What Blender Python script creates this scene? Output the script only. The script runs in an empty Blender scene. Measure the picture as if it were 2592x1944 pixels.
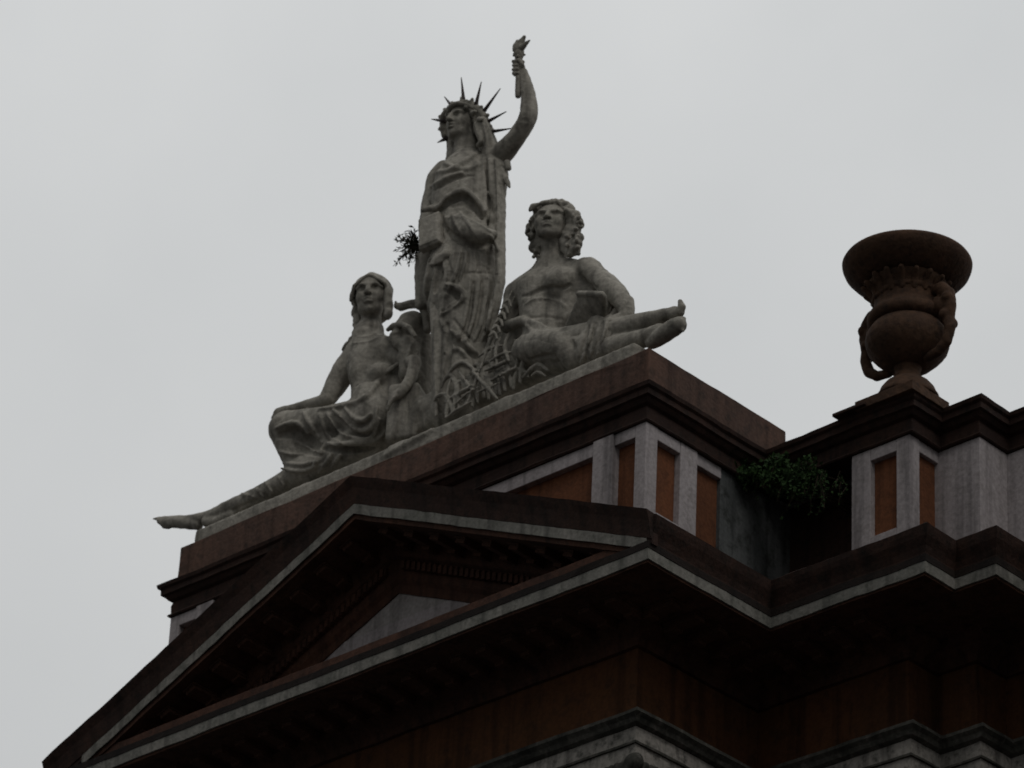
import bpy, bmesh, math, random
import numpy as np
from mathutils import Vector, Matrix, noise

S = bpy.context.scene
COL = S.collection
random.seed(7)

# ------------------------------------------------------------------ camera
# world: X runs along the front of the building, Y into it, Z up, street at Z = 0
ZB = 20.683                                    # height of the white cornice band
CR = Vector((0.7346481614988325, 0.6771215423590351, 0.0424086745808754))
CU = Vector((0.31712112941911885, -0.397978165076957, 0.8608411987108427))
CF = Vector((-0.5997718466903291, 0.6189667171951168, 0.5071034755573783))
CAM = Vector((23.550919906173352, -26.20979228667163, -19.033259781867233 + ZB))
cd = bpy.data.cameras.new('camera')
cam = bpy.data.objects.new('camera', cd)
COL.objects.link(cam)
m = Matrix((CR, CU, -CF)).transposed().to_4x4()
m.translation = CAM
cam.matrix_world = m
cd.sensor_width = 36.0
cd.sensor_fit = 'HORIZONTAL'
cd.lens = 36.0 * 11000 / 2592
cd.dof.use_dof = True                          # hand-held compact camera, focus a little short
cd.dof.focus_distance = 34.5
cd.dof.aperture_fstop = 3.3
cd.clip_start = 0.5
cd.clip_end = 2000
S.camera = cam

# ------------------------------------------------------------------ world, sun, exposure
w = bpy.data.worlds.new('World')
S.world = w
w.use_nodes = True
nt = w.node_tree
nt.nodes.clear()
SUN_EL, SUN_AZ = math.radians(48), math.radians(28)     # azimuth counted from +X towards -Y
out = nt.nodes.new('ShaderNodeOutputWorld')
bg = nt.nodes.new('ShaderNodeBackground')
bg.inputs['Strength'].default_value = 0.1
sky = nt.nodes.new('ShaderNodeTexSky')
sky.sky_type = 'NISHITA'
sky.sun_disc = False
sky.sun_elevation = SUN_EL
sky.sun_rotation = math.radians(90) + SUN_AZ
tc = nt.nodes.new('ShaderNodeTexCoord')
# the cloud deck: soft grey cloud, a little brighter overhead
nz = nt.nodes.new('ShaderNodeTexNoise')
nz.inputs['Scale'].default_value = 7.0
nz.inputs['Detail'].default_value = 5.0
nz.inputs['Roughness'].default_value = 0.5
cr = nt.nodes.new('ShaderNodeValToRGB')
cr.color_ramp.elements[0].position = 0.3
cr.color_ramp.elements[0].color = (5.55, 5.68, 5.72, 1)
cr.color_ramp.elements[1].position = 0.7
cr.color_ramp.elements[1].color = (6.28, 6.37, 6.37, 1)
mx = nt.nodes.new('ShaderNodeMix')
mx.data_type = 'RGBA'
mx.inputs['Factor'].default_value = 0.97
L = nt.links.new
L(tc.outputs['Generated'], nz.inputs['Vector'])
L(nz.outputs['Fac'], cr.inputs['Fac'])
L(sky.outputs['Color'], mx.inputs['A'])
L(cr.outputs['Color'], mx.inputs['B'])
sx = nt.nodes.new('ShaderNodeSeparateXYZ')
L(tc.outputs['Generated'], sx.inputs['Vector'])
mr = nt.nodes.new('ShaderNodeMapRange')         # overcast sky: the zenith about three times the horizon
mr.inputs['From Min'].default_value = 0.0
mr.inputs['From Max'].default_value = 1.0
mr.inputs['To Min'].default_value = 0.56
mr.inputs['To Max'].default_value = 1.45
L(sx.outputs['Z'], mr.inputs['Value'])
ml = nt.nodes.new('ShaderNodeMix')
ml.data_type = 'RGBA'
ml.blend_type = 'MULTIPLY'
ml.inputs['Factor'].default_value = 1
L(mx.outputs['Result'], ml.inputs['A'])
L(mr.outputs['Result'], ml.inputs['B'])
# unseen sky behind the viewer is dimmed, added to darken the building
mr2 = nt.nodes.new('ShaderNodeMapRange')
mr2.interpolation_type = 'SMOOTHSTEP'
mr2.inputs['From Min'].default_value = -0.7
mr2.inputs['From Max'].default_value = 0.45
mr2.inputs['To Min'].default_value = 0.50
mr2.inputs['To Max'].default_value = 1.0
L(sx.outputs['Y'], mr2.inputs['Value'])
ml2 = nt.nodes.new('ShaderNodeMix')
ml2.data_type = 'RGBA'
ml2.blend_type = 'MULTIPLY'
ml2.inputs['Factor'].default_value = 1
L(ml.outputs['Result'], ml2.inputs['A'])
L(mr2.outputs['Result'], ml2.inputs['B'])
L(ml2.outputs['Result'], bg.inputs['Color'])
L(bg.outputs['Background'], out.inputs['Surface'])

sd = bpy.data.lights.new('sun', 'SUN')
sd.energy = 0.5
sd.angle = math.radians(25)
sd.color = (1.0, 0.97, 0.93)
sun = bpy.data.objects.new('sun', sd)
COL.objects.link(sun)
sv = Vector((math.cos(SUN_AZ) * math.cos(SUN_EL), -math.sin(SUN_AZ) * math.cos(SUN_EL), math.sin(SUN_EL)))
sun.rotation_euler = sv.to_track_quat('Z', 'Y').to_euler()
sun.location = (20, -20, 60)

S.view_settings.view_transform = 'Standard'
S.view_settings.look = 'None'
S.view_settings.exposure = 0.0
S.view_settings.gamma = 1.0
S.view_settings.use_curve_mapping = False
S.cycles.max_bounces = 4

# ------------------------------------------------------------------ helpers
PX = 0.00427                                   # metres per drawing unit at the facade
KD = 2592 / 2212


def ray(x, y):
    a = float(x * KD - 1296) / 11000
    b = float(y * KD - 972) / 11000
    return CF + a * CR - b * CU


def at(x, y, Y):
    "the point of the plane Y = const seen at drawing position x, y of my measured elevation"
    d = ray(x, y)
    return CAM + d * ((Y - CAM.y) / d.y)


def tag(o, label=None, cat=None, group=None, kind=None):
    if label:
        o['label'] = label
    if cat:
        o['category'] = cat
    if group:
        o['group'] = group
    if kind:
        o['kind'] = kind
    return o


def empty(name, loc):
    o = bpy.data.objects.new(name, None)
    o.location = loc
    o.empty_display_size = 0.2
    COL.objects.link(o)
    return o


def link(name, me, mat, parent=None, smooth=False):
    if smooth:
        me.polygons.foreach_set('use_smooth', [True] * len(me.polygons))
    if mat:
        me.materials.append(mat)
    o = bpy.data.objects.new(name, me)
    COL.objects.link(o)
    if parent:
        o.parent = parent
        o.matrix_parent_inverse = Matrix.Translation(-parent.location)
    return o


class MB:
    def __init__(self):
        self.v, self.f = [], []

    def quadbox(self, c):
        "eight corners: bottom ring then top ring"
        n = len(self.v)
        self.v += [tuple(p) for p in c]
        for q in ((3, 2, 1, 0), (4, 5, 6, 7), (0, 1, 5, 4), (1, 2, 6, 5), (2, 3, 7, 6), (3, 0, 4, 7)):
            self.f.append(tuple(n + i for i in q))
        return self

    def box(self, x0, x1, y0, y1, z0, z1):
        return self.quadbox([(x0, y0, z0), (x1, y0, z0), (x1, y1, z0), (x0, y1, z0),
                             (x0, y0, z1), (x1, y0, z1), (x1, y1, z1), (x0, y1, z1)])

    def prism(self, poly, z0, z1):
        n, k = len(self.v), len(poly)
        self.v += [(x, y, z0) for x, y in poly] + [(x, y, z1) for x, y in poly]
        self.f.append(tuple(n + i for i in reversed(range(k))))
        self.f.append(tuple(n + k + i for i in range(k)))
        for i in range(k):
            j = (i + 1) % k
            self.f.append((n + i, n + j, n + k + j, n + k + i))
        return self

    def rings(self, rings, caps=True):
        "loft closed rings of equal length"
        n, k = len(self.v), len(rings[0])
        for r in rings:
            self.v += [tuple(p) for p in r]
        for a in range(len(rings) - 1):
            for i in range(k):
                j = (i + 1) % k
                self.f.append((n + a * k + i, n + a * k + j, n + (a + 1) * k + j, n + (a + 1) * k + i))
        if caps:
            self.f.append(tuple(n + i for i in reversed(range(k))))
            e = n + (len(rings) - 1) * k
            self.f.append(tuple(e + i for i in range(k)))
        return self

    def sweep(self, profile, path):
        "profile of (outward, z) closed; path in plan, outward on the right-hand side"
        rs = []
        P = [Vector(p) for p in path]
        for i, p in enumerate(P):
            ns = []
            if i > 0:
                d = (p - P[i - 1]).normalized()
                ns.append(Vector((d.y, -d.x)))
            if i < len(P) - 1:
                d = (P[i + 1] - p).normalized()
                ns.append(Vector((d.y, -d.x)))
            mt = ns[0] if len(ns) == 1 else (ns[0] + ns[1]) / (1 + ns[0].dot(ns[1]))
            rs.append([(p.x + mt.x * o, p.y + mt.y * o, ZB + z) for o, z in profile])
        return self.rings(rs)

    def tube(self, pts, rad, n=6):
        rs = []
        P = [Vector(p) for p in pts]
        if not hasattr(rad, '__len__'):
            rad = [rad] * len(P)
        for i, p in enumerate(P):
            d = (P[min(i + 1, len(P) - 1)] - P[max(i - 1, 0)]).normalized()
            a = d.orthogonal().normalized()
            b = d.cross(a)
            rs.append([p + (a * math.cos(t) + b * math.sin(t)) * rad[i] for t in [2 * math.pi * q / n for q in range(n)]])
        return self.rings(rs)

    def build(self, name, mat, parent=None, smooth=False, bevel=0.0, wear=False):
        me = bpy.data.meshes.new(name)
        bm = bmesh.new()
        vs = [bm.verts.new(p) for p in self.v]
        for f in self.f:
            try:
                bm.faces.new([vs[i] for i in f])
            except ValueError:
                pass
        bmesh.ops.recalc_face_normals(bm, faces=bm.faces)
        if wear:
            for _ in range(5):
                lg = [e for e in bm.edges if e.calc_length() > 0.22]
                if not lg:
                    break
                bmesh.ops.subdivide_edges(bm, edges=lg, cuts=1, use_grid_fill=False)
            for v in bm.verts:
                v.co += noise.noise_vector(v.co * 1.6) * 0.009 + noise.noise_vector(v.co * 9.0) * 0.006
        bm.to_mesh(me)
        bm.free()
        o = link(name, me, mat, parent, smooth)
        if bevel:
            b = o.modifiers.new('bevel', 'BEVEL')
            b.width = bevel
            b.segments = 2
            b.limit_method = 'ANGLE'
        return o


# ------------------------------------------------------------------ materials
def mat(name, c0, c1, c2=None, scale=2.0, rough=0.9, bump=0.3, streak=True, fine=40.0, spots=0.5):
    m = bpy.data.materials.new(name)
    m.use_nodes = True
    n = m.node_tree
    b = n.nodes['Principled BSDF']
    b.inputs['Roughness'].default_value = rough
    if 'Specular IOR Level' in b.inputs:
        b.inputs['Specular IOR Level'].default_value = 0.25
    t = n.nodes.new('ShaderNodeTexCoord')
    mp = n.nodes.new('ShaderNodeMapping')
    mp.inputs['Scale'].default_value = (1, 1, 0.25 if streak else 1)
    n.links.new(t.outputs['Object'], mp.inputs['Vector'])
    a = n.nodes.new('ShaderNodeTexNoise')
    a.inputs['Scale'].default_value = scale
    a.inputs['Detail'].default_value = 7
    a.inputs['Roughness'].default_value = 0.65
    n.links.new(mp.outputs['Vector'], a.inputs['Vector'])
    r = n.nodes.new('ShaderNodeValToRGB')
    r.color_ramp.elements[0].position = 0.36
    r.color_ramp.elements[1].position = 0.66
    r.color_ramp.elements[0].color = (*c1, 1)
    r.color_ramp.elements[1].color = (*c0, 1)
    n.links.new(a.outputs['Fac'], r.inputs['Fac'])
    col = r.outputs['Color']
    f = n.nodes.new('ShaderNodeTexNoise')
    f.inputs['Scale'].default_value = fine
    f.inputs['Detail'].default_value = 4
    n.links.new(t.outputs['Object'], f.inputs['Vector'])
    if c2:
        s = n.nodes.new('ShaderNodeTexNoise')
        s.inputs['Scale'].default_value = scale * 4.3
        s.inputs['Detail'].default_value = 8
        s.inputs['Roughness'].default_value = 0.7
        n.links.new(t.outputs['Object'], s.inputs['Vector'])
        rr = n.nodes.new('ShaderNodeValToRGB')
        rr.color_ramp.elements[0].position = 0.50
        rr.color_ramp.elements[1].position = 0.66
        rr.color_ramp.elements[0].color = (0, 0, 0, 1)
        rr.color_ramp.elements[1].color = (spots, spots, spots, 1)
        n.links.new(s.outputs['Fac'], rr.inputs['Fac'])
        mm = n.nodes.new('ShaderNodeMix')
        mm.data_type = 'RGBA'
        mm.inputs['B'].default_value = (*c2, 1)
        n.links.new(col, mm.inputs['A'])
        n.links.new(rr.outputs['Color'], mm.inputs['Factor'])
        col = mm.outputs['Result']
    if streak:                                            # old rain streaks
        m2 = n.nodes.new('ShaderNodeMapping')
        m2.inputs['Scale'].default_value = (1, 1, 0.06)
        n.links.new(t.outputs['Object'], m2.inputs['Vector'])
        s2 = n.nodes.new('ShaderNodeTexNoise')
        s2.inputs['Scale'].default_value = 8.0
        s2.inputs['Detail'].default_value = 5
        n.links.new(m2.outputs['Vector'], s2.inputs['Vector'])
        r2 = n.nodes.new('ShaderNodeMapRange')
        r2.inputs['From Min'].default_value = 0.50
        r2.inputs['From Max'].default_value = 0.68
        r2.inputs['To Min'].default_value = 1.0
        r2.inputs['To Max'].default_value = 0.55
        n.links.new(s2.outputs['Fac'], r2.inputs['Value'])
        m3 = n.nodes.new('ShaderNodeMix')
        m3.data_type = 'RGBA'
        m3.blend_type = 'MULTIPLY'
        m3.inputs['Factor'].default_value = 1
        n.links.new(col, m3.inputs['A'])
        n.links.new(r2.outputs['Result'], m3.inputs['B'])
        col = m3.outputs['Result']
    # fine grain
    gr = n.nodes.new('ShaderNodeMapRange')
    gr.inputs['From Min'].default_value = 0.3
    gr.inputs['From Max'].default_value = 0.7
    gr.inputs['To Min'].default_value = 0.82
    gr.inputs['To Max'].default_value = 1.15
    n.links.new(f.outputs['Fac'], gr.inputs['Value'])
    mu = n.nodes.new('ShaderNodeMix')
    mu.data_type = 'RGBA'
    mu.blend_type = 'MULTIPLY'
    mu.inputs['Factor'].default_value = 1
    n.links.new(col, mu.inputs['A'])
    n.links.new(gr.outputs['Result'], mu.inputs['B'])
    n.links.new(mu.outputs['Result'], b.inputs['Base Color'])
    bp = n.nodes.new('ShaderNodeBump')
    bp.inputs['Strength'].default_value = bump
    bp.inputs['Distance'].default_value = 0.02
    n.links.new(f.outputs['Fac'], bp.inputs['Height'])
    n.links.new(bp.outputs['Normal'], b.inputs['Normal'])
    return m


M = {}
M['stone'] = mat('weathered_stone', (0.355, 0.33, 0.285), (0.24, 0.225, 0.192), (0.085, 0.083, 0.064), 2.0, bump=0.5, fine=24, spots=0.45)
M['white'] = mat('grey_white_plaster', (0.37, 0.335, 0.335), (0.31, 0.28, 0.28), (0.20, 0.18, 0.17), 1.5, bump=0.2, fine=26, spots=0.45)
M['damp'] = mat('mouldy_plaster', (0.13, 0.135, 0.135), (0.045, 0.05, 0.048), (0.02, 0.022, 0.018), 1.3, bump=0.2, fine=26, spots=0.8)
M['band'] = mat('dirty_white_band', (0.25, 0.235, 0.21), (0.15, 0.148, 0.13), (0.06, 0.065, 0.05), 2.5, bump=0.3, fine=26, spots=0.6)
M['terra'] = mat('terracotta_render', (0.122, 0.068, 0.049), (0.08, 0.048, 0.037), (0.032, 0.025, 0.02), 1.6, bump=0.35, fine=26, spots=0.7)
M['panel'] = mat('orange_brown_panel', (0.165, 0.061, 0.026), (0.115, 0.043, 0.019), (0.07, 0.028, 0.014), 2.0, bump=0.25, fine=26, spots=0.6)
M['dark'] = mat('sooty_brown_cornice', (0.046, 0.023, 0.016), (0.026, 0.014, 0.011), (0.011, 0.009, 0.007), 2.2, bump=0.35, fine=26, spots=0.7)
M['tympanum'] = mat('grey_tympanum_plaster', (0.34, 0.315, 0.30), (0.27, 0.25, 0.24), (0.15, 0.14, 0.13), 1.5, bump=0.2, fine=26, spots=0.4)
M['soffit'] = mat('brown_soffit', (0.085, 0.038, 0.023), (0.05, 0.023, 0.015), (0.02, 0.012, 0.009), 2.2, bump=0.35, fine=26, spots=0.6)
M['near_black'] = mat('near_black_fillet', (0.020, 0.013, 0.010), (0.012, 0.009, 0.008), None, 2.2, bump=0.3)  # plain near-black tone for the thin fillet above the white band
M['frieze'] = mat('brown_frieze_render', (0.115, 0.047, 0.019), (0.08, 0.034, 0.014), (0.045, 0.022, 0.012), 1.2, bump=0.25, fine=26, spots=0.7)
M['cream'] = mat('dirty_cream_stone', (0.37, 0.34, 0.305), (0.24, 0.225, 0.20), (0.05, 0.05, 0.042), 2.0, bump=0.3, fine=26, spots=0.8)
M['grime'] = mat('sooty_moulding', (0.085, 0.08, 0.068), (0.035, 0.036, 0.03), (0.2, 0.18, 0.16), 2.6, bump=0.35, fine=26, spots=0.4)
M['urn'] = mat('brown_sandstone', (0.088, 0.047, 0.027), (0.052, 0.029, 0.018), (0.02, 0.013, 0.010), 3.0, bump=0.6, fine=20, streak=False, spots=0.7)
M['iron'] = mat('dark_metal_ray', (0.07, 0.055, 0.05), (0.05, 0.04, 0.04), None, 6.0, bump=0.1)
M['leaf'] = mat('ivy_leaf', (0.03, 0.066, 0.016), (0.014, 0.032, 0.009), None, 9.0, bump=0.05, streak=False)
M['dry'] = mat('dry_weed', (0.035, 0.035, 0.018), (0.02, 0.02, 0.012), None, 9.0, bump=0.05, streak=False)
M['twig'] = mat('twig_bark', (0.05, 0.035, 0.022), (0.03, 0.022, 0.015), None, 9.0, bump=0.1)
M['ground'] = mat('asphalt', (0.055, 0.055, 0.055), (0.04, 0.04, 0.042), None, 0.6, bump=0.2, streak=False)

# ------------------------------------------------------------------ ground
g = MB().box(-400, 400, -400, 400, -0.5, 0.0).build('ground', M['ground'])
tag(g, kind='structure')

# ------------------------------------------------------------------ building
def Z(z):
    return ZB + z


B = empty('civic_building', (-3.95, 3.0, 0))
tag(B, 'ornate brown building with a pediment, white framed attic and stepped dark cornices', 'building')
# plan of the outer edge of the main cornice
C = [(-7.9, 9.0), (-7.9, 0.0), (0.0, 0.0), (0.0, 1.76), (1.85, 1.76), (1.85, 2.2), (2.32, 2.2), (2.32, 2.66), (9.0, 2.66)]


def off(o, pts=None):
    pts = [Vector(p) for p in (pts or C)]
    r = []
    for i, p in enumerate(pts):
        ns = []
        if i > 0:
            d = (p - pts[i - 1]).normalized(); ns.append(Vector((d.y, -d.x)))
        if i < len(pts) - 1:
            d = (pts[i + 1] - p).normalized(); ns.append(Vector((d.y, -d.x)))
        mt = ns[0] if len(ns) == 1 else (ns[0] + ns[1]) / (1 + ns[0].dot(ns[1]))
        r.append((p.x + mt.x * o, p.y + mt.y * o))
    return r


W = off(-0.95)
MB().prism(W + [(9.0, 14.0), (-6.95, 14.0)], 0.0, Z(0.30)).build('wall', M['frieze'], B, wear=True)
# horizontal cornice: soffit, bed mould (dark), white band at the edge
cor = [(-0.98, -0.34), (-0.90, -0.34), (-0.88, -0.27), (-0.80, -0.20), (-0.72, -0.17), (-0.72, -0.13), (-0.02, -0.13),
       (-0.02, 0.002), (-0.05, 0.06), (-0.055, 0.20), (-0.98, 0.23)]
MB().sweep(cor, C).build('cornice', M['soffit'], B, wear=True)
MB().sweep([(-0.018, -0.105), (0.0, -0.105), (0.004, 0.004), (-0.018, 0.004)], C).build('cornice_band', M['band'], B, wear=True)
MB().sweep([(-0.06, 0.006), (0.010, 0.006), (0.014, 0.075), (-0.06, 0.09)], C).build('cornice_fillet', M['near_black'], B, wear=True)
# gutter moulding above the side and wing cornice
C2 = [(0.0, 0.03)] + C[3:]
sima = [(-0.10, 0.13), (-0.005, 0.012), (0.0, 0.10), (0.02, 0.16), (0.06, 0.24), (0.075, 0.29), (0.085, 0.34), (0.06, 0.36), (-0.10, 0.37)]
MB().sweep(sima, C2).build('gutter_moulding', M['dark'], B, wear=True)
MB().sweep(sima, [C[0], (-7.9, 0.03)]).build('gutter_moulding', M['dark'], B, wear=True)
# pediment
XA, SL, HA = -3.95, 0.437, 1.81


def rake(x):
    return HA - SL * abs(x - XA)


def raker(prof, x0, x1):
    "profile of (y, dz) carried up one slope and down the other"
    return MB().rings([[(x, y, Z(rake(x) + dz)) for y, dz in prof] for x in (x0, XA, x1)])


raker([(-0.075, 0.31), (-0.06, 0.27), (-0.03, 0.20), (-0.012, 0.12), (0.004, 0.028), (0.016, 0.028), (0.016, -0.02), (0.10, -0.02), (0.10, 0.30)], -8.28, 0.03).build('raking_cornice', M['dark'], B, wear=True)
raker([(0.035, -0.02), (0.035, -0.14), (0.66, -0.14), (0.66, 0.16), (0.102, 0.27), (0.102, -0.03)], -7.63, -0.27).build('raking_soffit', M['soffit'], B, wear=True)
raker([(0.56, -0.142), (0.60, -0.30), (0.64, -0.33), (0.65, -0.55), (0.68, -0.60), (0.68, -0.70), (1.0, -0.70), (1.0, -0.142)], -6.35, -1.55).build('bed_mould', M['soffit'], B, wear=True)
raker([(0.006, 0.024), (0.009, -0.085), (0.018, -0.085), (0.018, 0.024)], -7.75, -0.03).build('raking_band', M['band'], B, wear=True)
tp = [(-7.0, 0.09), (-0.9, 0.09), (XA, HA - 0.43)]
MB().rings([[(x, y, Z(z)) for x, z in tp] for y in (0.70, 0.98)]).build('tympanum', M['tympanum'], B, wear=True)
for sgn in (-1, 1):
    dn = MB()
    for i in range(14, 44):
        x = XA + sgn * 0.075 * (i - 12)
        zz = Z(rake(x) - 0.40)
        dn.quadbox([(x - .022, 0.58, zz - .045), (x + .022, 0.58, zz - .045), (x + .022, 0.66, zz - .045), (x - .022, 0.66, zz - .045),
                    (x - .022, 0.58, zz + .045), (x + .022, 0.58, zz + .045), (x + .022, 0.66, zz + .045), (x - .022, 0.66, zz + .045)])
    dn.rings([[(x, 0.60, Z(rake(x) - 0.36)), (x, 0.645, Z(rake(x) - 0.36)), (x, 0.645, Z(rake(x) - 0.44)), (x, 0.60, Z(rake(x) - 0.44))] for x in (XA + sgn * 0.11, XA + sgn * 2.37)])
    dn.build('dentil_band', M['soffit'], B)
mod = None
def modillion(loc, rot, parent=B):
    global mod
    if mod is None:
        mm = MB().box(-0.065, 0.065, -0.40, 0.0, -0.045, 0.0)
        mm.box(-0.08, 0.08, -0.42, 0.0, 0.0, 0.02)
        mm.box(-0.055, 0.055, -0.14, 0.0, -0.08, -0.04)
        mod = mm.build('modillion', M['soffit'], parent)
        o = mod
    else:
        o = mod.copy()
        COL.objects.link(o)
    o.matrix_parent_inverse = Matrix.Translation(-parent.location)
    o.location = loc
    o.rotation_euler = rot
    return o


for i in range(20):
    modillion((-7.1 + 0.33 * i + 0.1, 0.70, Z(-0.153)), (0, 0, 0))
for i in range(5):
    modillion((-0.70, 0.75 + 0.34 * i, Z(-0.153)), (0, 0, math.pi / 2))
for i in range(4):
    modillion((-0.25 + 0.36 * i, 2.46, Z(-0.153)), (0, 0, 0))
for sgn in (-1, 1):
    for i in range(1, 10):
        x = XA + sgn * (0.36 * i - 0.1)
        modillion((x, 0.58, Z(rake(x) - 0.163)), (0, sgn * math.atan(SL), 0))
# architrave: dark top moulding and two cream fascias
MB().sweep([(-1.0, -1.13), (-0.70, -1.13), (-0.69, -1.17), (-0.73, -1.20), (-0.75, -1.24), (-0.79, -1.257), (-1.0, -1.257)], C).build('architrave_moulding', M['grime'], B, wear=True)
MB().sweep([(-1.0, -1.26), (-0.80, -1.26), (-0.80, -1.40), (-1.0, -1.40)], C).build('architrave_fascia', M['cream'], B, wear=True)
MB().sweep([(-1.0, -1.403), (-0.795, -1.403), (-0.795, -1.425), (-1.0, -1.425)], C).build('architrave_groove', M['grime'], B, wear=True)
MB().sweep([(-1.0, -1.428), (-0.82, -1.428), (-0.82, -1.57), (-1.0, -1.57)], C).build('architrave_fascia', M['cream'], B, wear=True)
# attic
AT = off(-0.82)
i_c = [(-7.22, 9.0), (-7.22, 0.82), (-0.82, 0.82), (-0.82, 2.95), (0.55, 2.95), (0.55, 2.58), (1.03, 2.58), (1.03, 3.02), (1.50, 3.02), (1.50, 3.48), (9.0, 3.48)]
MB().prism(i_c + [(9.0, 13.0), (-7.22, 13.0)], Z(0.31), Z(2.24)).build('attic_wall', M['white'], B, wear=True)
cA = [(-8.04, 9.0), (-8.04, 0.0)] + C[2:]
pA = [(-0.95, 1.95), (-0.69, 1.95), (-0.685, 2.05), (-0.70, 2.10), (-0.66, 2.12), (-0.63, 2.16), (-0.60, 2.17), (-0.60, 2.23), (-0.575, 2.25),
      (-0.565, 2.29), (-0.70, 2.30), (-0.95, 2.32)]
MB().sweep(pA, cA).build('attic_cornice', M['dark'], B, wear=True)
MB().sweep([(-0.9, 1.92), (-0.67, 1.92), (-0.66, 1.935), (-0.67, 1.95), (-0.9, 1.95)], cA).build('attic_astragal', M['dark'], B, wear=True)
MB().box(-7.2, 9.0, 3.3, 13.0, Z(2.20), Z(2.285)).build('roof', M['dark'], B, wear=True)
# block that carries the statues
blk = [(-7.36, 2.83), (-7.36, 0.745), (-0.735, 0.745), (-0.735, 2.83)]
MB().prism(blk, Z(2.29), Z(2.79)).build('parapet_block', M['terra'], B, wear=True, bevel=0.012)


def P_(x0, x1, y0, y1, z0, z1, name, mt, bev=0.006):
    return MB().box(x0, x1, y0, y1, Z(z0), Z(z1)).build(name, M[mt], B, bevel=bev)


zl, zt, zs = 1.79, 1.918, 1.0       # lintel bottom, lintel top, sill top
F0, F1 = 0.69, 0.825                # front pilasters, their backs
# portico front
for mir in (False, True):
    def fx(a, b):
        return (a, b) if not mir else (-8.04 - b, -8.04 - a)
    a = fx(-0.83, -0.69)
    P_(*a, F0, F1 if mir else 0.86, 0.33, zt, 'pilaster', 'white')
    P_(*fx(-1.36, -1.10), F0 - 0.02, F1, 0.33, zt, 'pilaster', 'white')
    P_(*fx(-1.098, -0.832), F0 + 0.002, F1, zl, zt, 'lintel', 'white')
    P_(*fx(-1.098, -0.832), F0 + 0.002, F1, 0.33, zs, 'sill', 'white')
    P_(*fx(-1.098, -0.832), F1 - 0.06, F1 + 0.01, zs + 0.002, zl - 0.002, 'panel', 'panel', 0)
P_(-6.67, -1.37, F0 + 0.004, F1, zl - 0.02, zt - 0.002, 'lintel', 'white')
P_(-6.67, -1.37, F0 + 0.004, F1, 0.33, 0.8, 'sill', 'white')
P_(-6.67, -1.37, F1 - 0.06, F1 + 0.01, 0.802, zl - 0.022, 'panel', 'panel', 0)
# portico side (right-hand return)
xs0, xs1 = -0.825, -0.692
P_(xs0, xs1, 1.20, 1.45, 0.33, zt, 'pilaster', 'white')
P_(xs0, xs1 - 0.004, 0.862, 1.198, zl, zt - 0.002, 'lintel', 'white')
P_(xs0, xs1 - 0.004, 0.862, 1.198, 0.33, zs, 'sill', 'white')
P_(xs0 - 0.01, xs0 + 0.06, 0.862, 1.198, zs + 0.002, zl - 0.002, 'panel', 'panel', 0)
P_(xs0, xs1 - 0.02, 1.452, 1.83, zl, zt - 0.002, 'lintel', 'white')
P_(xs0, xs1 - 0.02, 1.452, 1.83, 0.33, 0.75, 'sill', 'white')
P_(xs0 - 0.01, xs0 + 0.06, 1.452, 1.83, 0.752, zl - 0.002, 'panel', 'panel', 0)
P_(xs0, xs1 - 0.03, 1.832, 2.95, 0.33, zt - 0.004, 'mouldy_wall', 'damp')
# recessed corner, hidden under the shrub: brown wall
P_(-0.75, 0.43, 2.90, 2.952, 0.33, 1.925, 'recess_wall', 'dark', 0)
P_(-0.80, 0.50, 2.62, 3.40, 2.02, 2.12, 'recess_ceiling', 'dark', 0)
# wing pier
P_(0.42, 0.65, 2.45, 2.585, 0.33, zt, 'pilaster', 'white')
P_(0.97, 1.135, 2.45, 2.60, 0.33, zt, 'pilaster', 'white')
P_(0.652, 0.968, 2.452, 2.585, zl, zt - 0.002, 'lintel', 'white')
P_(0.652, 0.968, 2.452, 2.585, 0.33, 0.95, 'sill', 'white')
P_(0.652, 0.968, 2.52, 2.59, 0.952, zl - 0.002, 'panel', 'panel', 0)
P_(1.02, 1.13, 2.602, 2.90, zl, zt - 0.002, 'lintel', 'white')
P_(1.02, 1.085, 2.602, 2.90, 0.33, zl - 0.002, 'panel', 'panel', 0)
# plain wing wall beyond the pier
P_(1.02, 1.63, 2.902, 3.05, 0.33, zt - 0.003, 'pilaster', 'white')
P_(1.49, 1.628, 3.052, 3.34, 0.33, zt - 0.004, 'pilaster', 'white')
P_(1.49, 3.2, 3.342, 3.5, 0.33, zt - 0.005, 'pilaster', 'white')
P_(0.35, 0.75, 2.23, 2.72, 2.29, 2.325, 'pier_cap', 'dark')
# pedestal under the urn
P_(0.60, 1.31, 2.27, 2.85, 2.28, 2.385, 'urn_pedestal', 'urn')

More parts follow.
